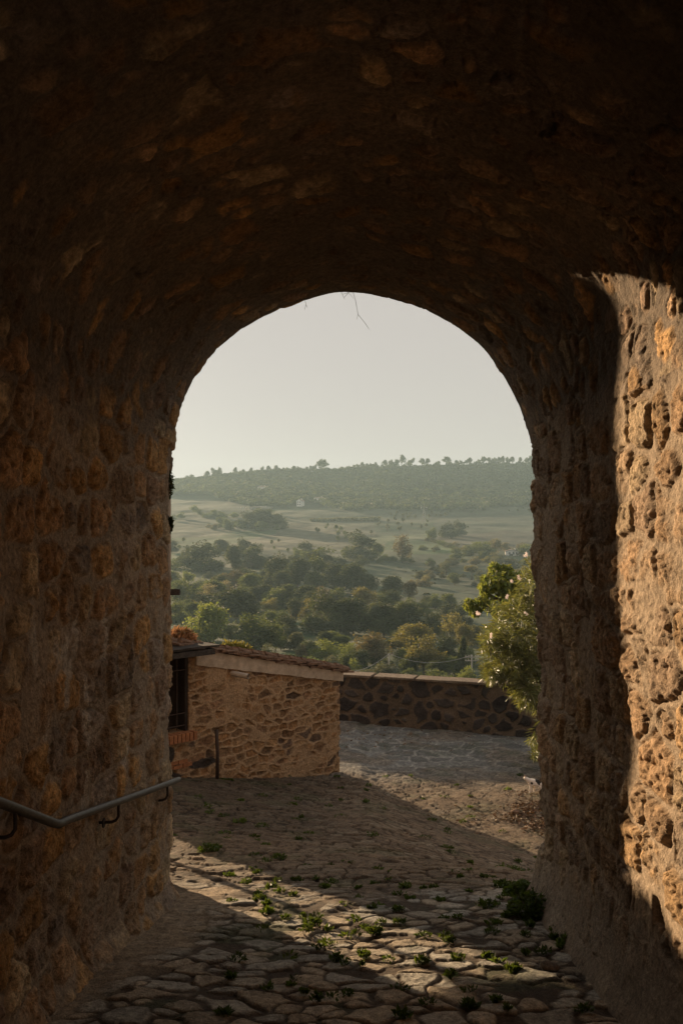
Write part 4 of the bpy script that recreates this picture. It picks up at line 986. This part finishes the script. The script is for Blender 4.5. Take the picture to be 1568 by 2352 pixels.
def dry_bush():
    rnd = np.random.default_rng(25); c0 = at(414, 1466, 14.2); root = empty('dry_bush', c0, 0, label='dry pinkish brown bush behind the dark eave board, by the left jamb', cat='bush')
    P = []; Nn = []
    for k in range(900):
        q = rnd.normal(size=3); q /= np.linalg.norm(q); q[2] = abs(q[2]) ; f = rnd.uniform(.2, 1) ** .5
        P.append(Vector((q[0] * .30 * f, q[1] * .3 * f, -.12 + q[2] * .30 * f))); Nn.append(q)
    v, f, c = leaf_cloud(np.array(P), np.array(Nn), .06, rnd, 2.6, .55)
    link('foliage', raw_mesh('foliage', v, f, False, c), LEAF['dry'], root)
    mb = MB()
    for k in range(9): a = k * .7; mb.tube([(0, 0, -3), (0.02 * math.cos(a), .02 * math.sin(a), -.3), (.2 * math.cos(a), .2 * math.sin(a), .1)], [.012, .01, .004], 5)
    mb.build('stem', M_bark, root)
    c0 = at(536, 1500, 20.5); root = empty('garden_shrub', c0, 0, label='sunlit yellow-green shrub just behind the upper part of the tiled verge', cat='shrub')
    P = []; Nn = []
    for k in range(2200):
        q = rnd.normal(size=3); q /= np.linalg.norm(q); f = rnd.uniform(.2, 1) ** .5
        P.append(Vector((q[0] * .40 * f + rnd.choice([-.16, 0, .14]), q[1] * .35 * f, -.10 + q[2] * .42 * f * (1 - .25 * abs(q[0]))))); Nn.append(q)
    v, f, c = leaf_cloud(np.array(P), np.array(Nn), .075, rnd, 2.0, .6)
    link('foliage', raw_mesh('foliage', v, f, False, c), LEAF['yellow'], root)
    mb = MB()
    for k in range(7): a = k * .9; mb.tube([(0, 0, -3.4), (.03 * math.cos(a), .03 * math.sin(a), -.5), (.22 * math.cos(a), .22 * math.sin(a), .1)], [.02, .014, .004], 5)
    mb.build('stem', M_bark, root)
dry_bush()
def yard_tree():
    """small tree in the yard left of the arch, seen only through its shadow"""
    rnd = np.random.default_rng(35); c = Vector((-2.95, 9.55, gzs(-2.95, 9.55))); root = empty('yard_tree', c, 0, label='small garden tree behind the left jamb that throws twig shadows on the paving', cat='tree')
    P = []; Nn = []
    for k in range(3600):
        q = rnd.normal(size=3); q /= np.linalg.norm(q); f = rnd.uniform(.3, 1) ** .5
        P.append((q[0] * .62 * f, q[1] * .55 * f, 2.40 + q[2] * .45 * f)); Nn.append(q)
    v, f, cc = leaf_cloud(np.array(P), np.array(Nn), .07, rnd, 1.8, .4); link('crown', raw_mesh('crown', v, f, False, cc), LEAF['mid'], root)
    mb = MB(); mb.tube([(0, 0, -.1), (.03, 0, 1), (0, .02, 2), (0, 0, 2.7)], [.05, .04, .03, .01], 8)
    for k in range(6): a = k * 1.05; mb.tube([(0, .02, 1.8), (.25 * math.cos(a), .25 * math.sin(a), 2.2), (.5 * math.cos(a), .5 * math.sin(a), 2.5)], [.018, .012, .004], 5)
    mb.build('trunk', M_bark, root, smooth=True)
yard_tree()
def weeds():
    rnd = np.random.default_rng(45); V = []; F = []; Cc = []; b = 0
    def tuft(x, y, r, n, h):
        nonlocal b
        z = gzs(x, y); m = n
        a = rnd.uniform(0, 6.28, m); t = rnd.uniform(0, 1, m) ** .6 * r
        P = np.stack([x + np.cos(a) * t, y + np.sin(a) * t * .8, z + rnd.uniform(.004, h, m) * (1 - .6 * t / r) + .01], 1)
        nn = np.stack([np.cos(a) * .7, np.sin(a) * .7, rnd.uniform(.3, 1, m)], 1)
        v, f, c = leaf_cloud(P, nn, rnd.uniform(.014, .026), rnd, 1.9, .6, tint=rnd.uniform(.7, 1.25, m) * rnd.uniform(.7, 1.15)); V.append(v); F.append(f + b); Cc.append(c); b += len(v)
    for k in range(110):
        y = rnd.uniform(4.0, 7.6); x = rnd.uniform(-1.0, 1.4)
        if x < -.7 and y < 5.6: continue
        tuft(x, y, rnd.uniform(.02, .06), int(rnd.uniform(14, 50)), rnd.uniform(.015, .045))
    for k in range(70):
        y = rnd.uniform(7.4, 14.5); tuft(rnd.uniform(-.18, .23) * y, y, rnd.uniform(.03, .09), int(rnd.uniform(20, 70)), rnd.uniform(.02, .06))
    for k in range(9): y = rnd.uniform(5.2, 7.0); tuft(1.44 - abs(rnd.normal()) * .16, y, rnd.uniform(.03, .07), 50, .05)
    for (X, Y, r, n, h) in ((478, 1958, .11, 260, .10), (499, 1776, .16, 300, .14), (396, 1925, .05, 60, .04), (640, 1975, .08, 120, .06), (596, 2068, .06, 90, .04), (612, 2100, .05, 80, .04), (715, 2125, .07, 120, .04), (860, 2145, .06, 110, .04), (1030, 2165, .05, 70, .04), (1160, 2040, .09, 120, .05), (1120, 2085, .10, 130, .05), (1180, 1998, .07, 80, .05), (1232, 1975, .06, 90, .05)):
        p = hit(X, Y); tuft(p.x, p.y, r, n, h)
    link('paving_weeds', raw_mesh('paving_weeds', np.concatenate(V), np.concatenate(F), False, np.concatenate(Cc)), LEAF['weed'], None, label='small green weeds growing in the joints of the cobbles', cat='weeds', kind='stuff')
    for (X, Y, r, h, lb) in ((1218, 2104, .17, .19, 'bushy dark green weed clump at the foot of the right jamb'), (1200, 2060, .15, .13, 'leafy weed clump behind the bushy one beside the right jamb'), (1303, 2178, .07, .09, 'small weed tuft at the base of the right wall, nearest the viewer')):
        V2 = []; p = hit(X, Y); n = int(800 * (r / .17)); a = rnd.uniform(0, 6.28, n); t = rnd.uniform(0, 1, n) ** .55 * r
        P = np.stack([np.cos(a) * t, np.sin(a) * t * .8, rnd.uniform(0, 1, n) ** .8 * h * (1.1 - .7 * t / r)], 1); nn = np.stack([np.cos(a), np.sin(a), np.ones(n)], 1); nn /= np.linalg.norm(nn, axis=1)[:, None]
        v, f, c = leaf_cloud(P, nn, .026, rnd, 1.6, .5, tint=rnd.uniform(.7, 1.6, n)); root = empty('weed_clump', (p.x, p.y, gzs(p.x, p.y)), 0, label=lb, cat='weed')
        link('foliage', raw_mesh('foliage', v, f, False, c), LEAF['weed'], root)
        mb = MB()
        for k in range(14): aa = k * .45; mb.tube([(0, 0, -.01), (math.cos(aa) * r * .4, math.sin(aa) * r * .4, h * .6), (math.cos(aa) * r * .7, math.sin(aa) * r * .7, h)], [.003, .002, .001], 4)
        mb.build('stem', M_bark, root)
    # dead leaves and clippings by the cat
    V = []; F = []; Cc = []; b = 0; P = []; Nn = []
    for (X, Y, sx, sy, n) in ((1215, 1858, 22, 9, 300), (1180, 1880, 30, 7, 160), (1232, 1896, 16, 12, 220), (1196, 1826, 16, 4, 70), (1100, 1880, 60, 16, 70), (900, 1700, 120, 14, 120)):
        for k in range(n):
            q = hit_fast(X + rnd.normal() * sx, Y + rnd.normal() * sy)
            if q is None: continue
            P.append((q[0], q[1], q[2] + rnd.uniform(.008, .045))); Nn.append((0, 0, 1.))
    P = np.array(P); nn = rnd.normal(size=P.shape); nn[:, 2] *= .3; nn /= np.linalg.norm(nn, axis=1)[:, None]
    v, f, c = leaf_cloud(P, nn, .032, rnd, 2.2, .8)
    link('fallen_leaves', raw_mesh('fallen_leaves', v, f, False, c), LEAF['litter'], None, label='dry brown fallen leaves littering the paving by the right jamb', cat='fallen leaves', kind='stuff')
def hit_fast(X, Y):
    # flat intersection by bisection
    if Y < 1660: return None
    lo, hi = 3., 19.
    for _ in range(22):
        m = (lo + hi) / 2; p = at(X, Y, m)
        if p.z < gzs(p.x, m): hi = m
        else: lo = m
    p = at(X, Y, (lo + hi) / 2); return (p.x, p.y, gzs(p.x, p.y))
weeds()
# loose stones lying on the cobbles
for i, (X, Y, s, lb) in enumerate(((1182, 1870, .055, 'brown fist-sized stone among the dead leaves'), (1058, 2235, .0, ''), (720, 2110, .0, ''), (1262, 2232, .04, 'pale loose pebble near the foot of the right wall'))):
    if not s: continue
    p = hit(X, Y); rnd = np.random.default_rng(i + 60); import bmesh
    bm = bmesh.new(); bmesh.ops.create_icosphere(bm, subdivisions=3, radius=s)
    for v in bm.verts: v.co = Vector((v.co.x * 1.2, v.co.y, v.co.z * .75)) * (1 + .18 * math.sin(v.co.x * 60 + i) * math.sin(v.co.y * 50) + .08 * math.sin(v.co.z * 90))
    me = bpy.data.meshes.new('loose_stone'); bm.to_mesh(me); bm.free(); me.polygons.foreach_set('use_smooth', [True] * len(me.polygons))
    o = link('loose_stone', me, M_cap if i else M_tile, None, label=lb, cat='stone'); o.location = (p.x, p.y, gzs(p.x, p.y) + s * .6)
def wall_plants():
    rnd = np.random.default_rng(55)
    for (X, Y, w, h, lb) in ((390, 1112, .05, .13, 'dark tuft of wall weed on the left edge of the arch, upper one'), (391, 1204, .035, .07, 'dark tuft of wall weed on the left edge of the arch, lower one')):
        c = at(X, Y, YE); n = 260; q = rnd.normal(size=(n, 3)); q /= np.linalg.norm(q, axis=1)[:, None]
        v, f, cc = leaf_cloud(q * np.array([w * .7, w, h]) * rnd.uniform(.3, 1, n)[:, None], q, .018, rnd, 2, .5)
        o = link('wall_weed', raw_mesh('wall_weed', v, f, False, cc), LEAF['dark'], None, label=lb, cat='weed'); o.location = c
    for (pts, lb) in (([(808, 668), (816, 690), (822, 722), (838, 742), (848, 757)], 'longest wiry twig hanging from the crown of the arch'), ([(697, 684), (703, 700), (706, 707)], 'short twig hanging left of the crown of the arch'), ([(776, 664), (786, 676), (800, 672), (812, 686)], 'forked twig at the crown of the arch')):
        mb = MB(); P = [at(a, b - 6 * (k == 0), YE) for k, (a, b) in enumerate(pts)]; o0 = P[0]; mb.tube([p - o0 for p in P], [.0014] * (len(P) - 1) + [.0008], 5)
        for k in range(1, len(P) - 1): mb.tube([P[k] - o0, P[k] - o0 + Vector((rnd.uniform(-.04, .05), 0, -.04))], [.002, .001], 4)
        o = mb.build('hanging_twig', M_wood, None, label=lb, cat='twig'); o.location = o0
wall_plants()

# ------------------------------------------------------------------ the cat
def cat():
    p = hit(1222, 1826); s = .000570 * p.y / 12.5
    def J(x, y, dy=0): return ((x - 750) * s, dy, (1040 - y) * s)
    sk = []; ed = []; rad = []
    def n(pt, r, par=None):
        sk.append(pt); rad.append(r * s * 1.4); i = len(sk) - 1
        if par is not None: ed.append((par, i))
        return i
    hip = n(J(960, 760), 62); mid = n(J(850, 765), 66, hip); sh = n(J(720, 765), 64, mid); nk = n(J(640, 715), 46, sh); hd = n(J(575, 655), 46, nk); fc = n(J(545, 662), 42, hd); mz = n(J(520, 680), 24, fc)
    for dy, fx, fx2 in ((-.022, 680, 655), (.022, 795, 785)):
        a = n(J(fx * .5 + 360, 840, dy * .8), 30, sh); b_ = n(J(fx + 5, 920, dy), 17, a); c = n(J(fx + 4, 1000, dy), 14, b_); n(J(fx2, 1030, dy), 15, c)
    for dy, o_ in ((-.025, 0), (.024, 40)):
        a = n(J(960 + o_ * .5, 850, dy), 44, hip); b_ = n(J(930 + o_, 905, dy), 30, a); c = n(J(1000 + o_, 985, dy), 17, b_); d_ = n(J(975 + o_, 1050, dy), 15, c); n(J(935 + o_, 1078 - o_ * .5, dy), 15, d_)
    t = n(J(1030, 735), 22, hip); t = n(J(1100, 700), 16, t); t = n(J(1160, 640), 14, t); n(J(1190, 560), 11, t)
    me = bpy.data.meshes.new('cat'); me.from_pydata(sk, ed, [])
    o = link('cat', me, None, None, label='white cat with black patches standing at the right jamb, looking away to the left', cat='cat')
    m = o.modifiers.new('skin', 'SKIN'); me.update()
    if not me.skin_vertices: 
        bpy.context.view_layer.objects.active = o
    for i, v in enumerate(me.skin_vertices[0].data): v.radius = (rad[i], rad[i]); v.use_root = (i == 0)
    m2 = o.modifiers.new('sub', 'SUBSURF'); m2.levels = 2; m2.render_levels = 2
    mt, nt, out = mat_new('cat_fur'); L = nt.links.new; pr = N(nt, 'ShaderNodeBsdfPrincipled'); pr.inputs['Roughness'].default_value = .85; L(pr.outputs[0], out.inputs[0])
    tc = N(nt, 'ShaderNodeTexCoord'); ns = N(nt, 'ShaderNodeTexNoise'); ns.inputs['Scale'].default_value = 60; L(tc.outputs['Object'], ns.inputs['Vector'])
    prev = None
    for (x, y, r) in ((712, 765, 34), (900, 725, 62), (850, 700, 40), (905, 780, 30)):
        c = J(x, y); cmb = N(nt, 'ShaderNodeVectorMath', operation='MULTIPLY'); L(tc.outputs['Object'], cmb.inputs[0]); cmb.inputs[1].default_value = (1, .0, 1)
        vd = N(nt, 'ShaderNodeVectorMath', operation='DISTANCE'); L(cmb.outputs[0], vd.inputs[0]); vd.inputs[1].default_value = (c[0], 0, c[2])
        ad = N(nt, 'ShaderNodeMath', operation='MULTIPLY_ADD'); L(ns.outputs[0], ad.inputs[0]); ad.inputs[1].default_value = .012; L(vd.outputs['Value'], ad.inputs[2])
        lt = N(nt, 'ShaderNodeMath', operation='LESS_THAN'); L(ad.outputs[0], lt.inputs[0]); lt.inputs[1].default_value = r * s + .006
        if prev is None: prev = lt
        else: mx = N(nt, 'ShaderNodeMath', operation='MAXIMUM'); L(prev.outputs[0], mx.inputs[0]); L(lt.outputs[0], mx.inputs[1]); prev = mx
    mc = N(nt, 'ShaderNodeMix', data_type='RGBA'); L(prev.outputs[0], mc.inputs['Factor']); mc.inputs['A'].default_value = (.80, .72, .64, 1); mc.inputs['B'].default_value = (.02, .018, .016, 1); L(mc.outputs['Result'], pr.inputs['Base Color'])
    me.materials.append(mt)
    o.location = (p.x, p.y, top(p.x - .02, p.y) + .008)
    ear = rough_mat('cat_ear', (.34, .2, .15), scale=40, var=.2, bump=0)
    for dy, x in ((-.018, 560), (.018, 550)):
        mb = MB(); c = Vector(J(x, 606, dy)); mb.add([c + Vector((-.012, 0, 0)), c + Vector((.012, -.008, 0)), c + Vector((.012, .008, 0)), c + Vector((-.006, dy * .4, .028))], [(0, 1, 3), (1, 2, 3), (2, 0, 3), (0, 2, 1)]); mb.build('ear', ear, o)
    for dy in (-.013, .013):
        mb = MB(); c = Vector(J(512, 660, dy)); mb.tube([c, c + Vector((-.004, dy * .2, 0))], .004, 8); mb.build('eye', M_win, o)
cat()

# ------------------------------------------------------------------ air, light, camera
EL, AZ = R(10.8), R(36)
HAZE = .00028
def air():
    mb = MB(); mb.add([(-1500, -60, -32), (1500, -60, -32), (1500, 1750, -32), (-1500, 1750, -32), (-1500, -60, 150), (1500, -60, 150), (1500, 1750, 150), (-1500, 1750, 150)],
                      [(0, 3, 2, 1), (4, 5, 6, 7), (0, 1, 5, 4), (1, 2, 6, 5), (2, 3, 7, 6), (3, 0, 4, 7)])
    m, nt, out = mat_new('haze_air'); v = N(nt, 'ShaderNodeVolumePrincipled'); v.inputs['Density'].default_value = HAZE; v.inputs['Color'].default_value = (.56, .77, .86, 1); v.inputs['Anisotropy'].default_value = .15
    nt.links.new(v.outputs[0], out.inputs['Volume'])
    mb.build('haze', m, None, kind='stuff')
air()
w = bpy.data.worlds.new('World'); sc.world = w; w.use_nodes = True; nt = w.node_tree; nt.nodes.clear(); L = nt.links.new
sky = N(nt, 'ShaderNodeTexSky'); sky.sky_type = 'NISHITA'; sky.sun_disc = False; sky.sun_elevation = EL; sky.sun_rotation = -AZ; sky.air_density = 1.0; sky.dust_density = 1.5; sky.ozone_density = 1.0
hs = N(nt, 'ShaderNodeHueSaturation'); hs.inputs['Saturation'].default_value = .30
bg = N(nt, 'ShaderNodeBackground'); bg.inputs['Strength'].default_value = .052
out = N(nt, 'ShaderNodeOutputWorld'); L(sky.outputs[0], hs.inputs['Color']); mxs = N(nt, 'ShaderNodeMix', data_type='RGBA'); mxs.inputs['Factor'].default_value = .88; L(hs.outputs[0], mxs.inputs['A']); mxs.inputs['B'].default_value = (4.72, 4.26, 4.02, 1); L(mxs.outputs['Result'], bg.inputs[0]); L(bg.outputs[0], out.inputs[0])
sl = bpy.data.lights.new('sun', 'SUN'); sl.energy = 5.0; sl.angle = R(.6); sl.color = (1, .73, .455)
so = bpy.data.objects.new('sun', sl); COL.objects.link(so)
to = Vector((-math.sin(AZ) * math.cos(EL), math.cos(AZ) * math.cos(EL), math.sin(EL))); so.rotation_euler = (to).to_track_quat('Z', 'Y').to_euler(); so.location = to * 50
cam = bpy.data.cameras.new('camera'); co = bpy.data.objects.new('camera', cam); COL.objects.link(co); sc.camera = co
co.rotation_euler = (R(90), 0, 0); cam.sensor_fit = 'VERTICAL'; cam.sensor_height = 36; cam.lens = 28.8; cam.shift_y = 49 / 2352; cam.clip_start = .05; cam.clip_end = 6000
vs_ = sc.view_settings; sc.display_settings.display_device = 'sRGB'; vs_.view_transform = 'Standard'; vs_.look = 'None'; vs_.exposure = 1.22; vs_.gamma = 1; vs_.use_curve_mapping = False
cy = sc.cycles; cy.use_denoising = True; cy.max_bounces = 8; cy.diffuse_bounces = 8; cy.glossy_bounces = 2; cy.transmission_bounces = 4; cy.volume_bounces = 1; cy.transparent_max_bounces = 8
cy.sample_clamp_indirect = 6; cy.caustics_reflective = False; cy.caustics_refractive = False; cy.use_adaptive_sampling = True; cy.adaptive_threshold = .01
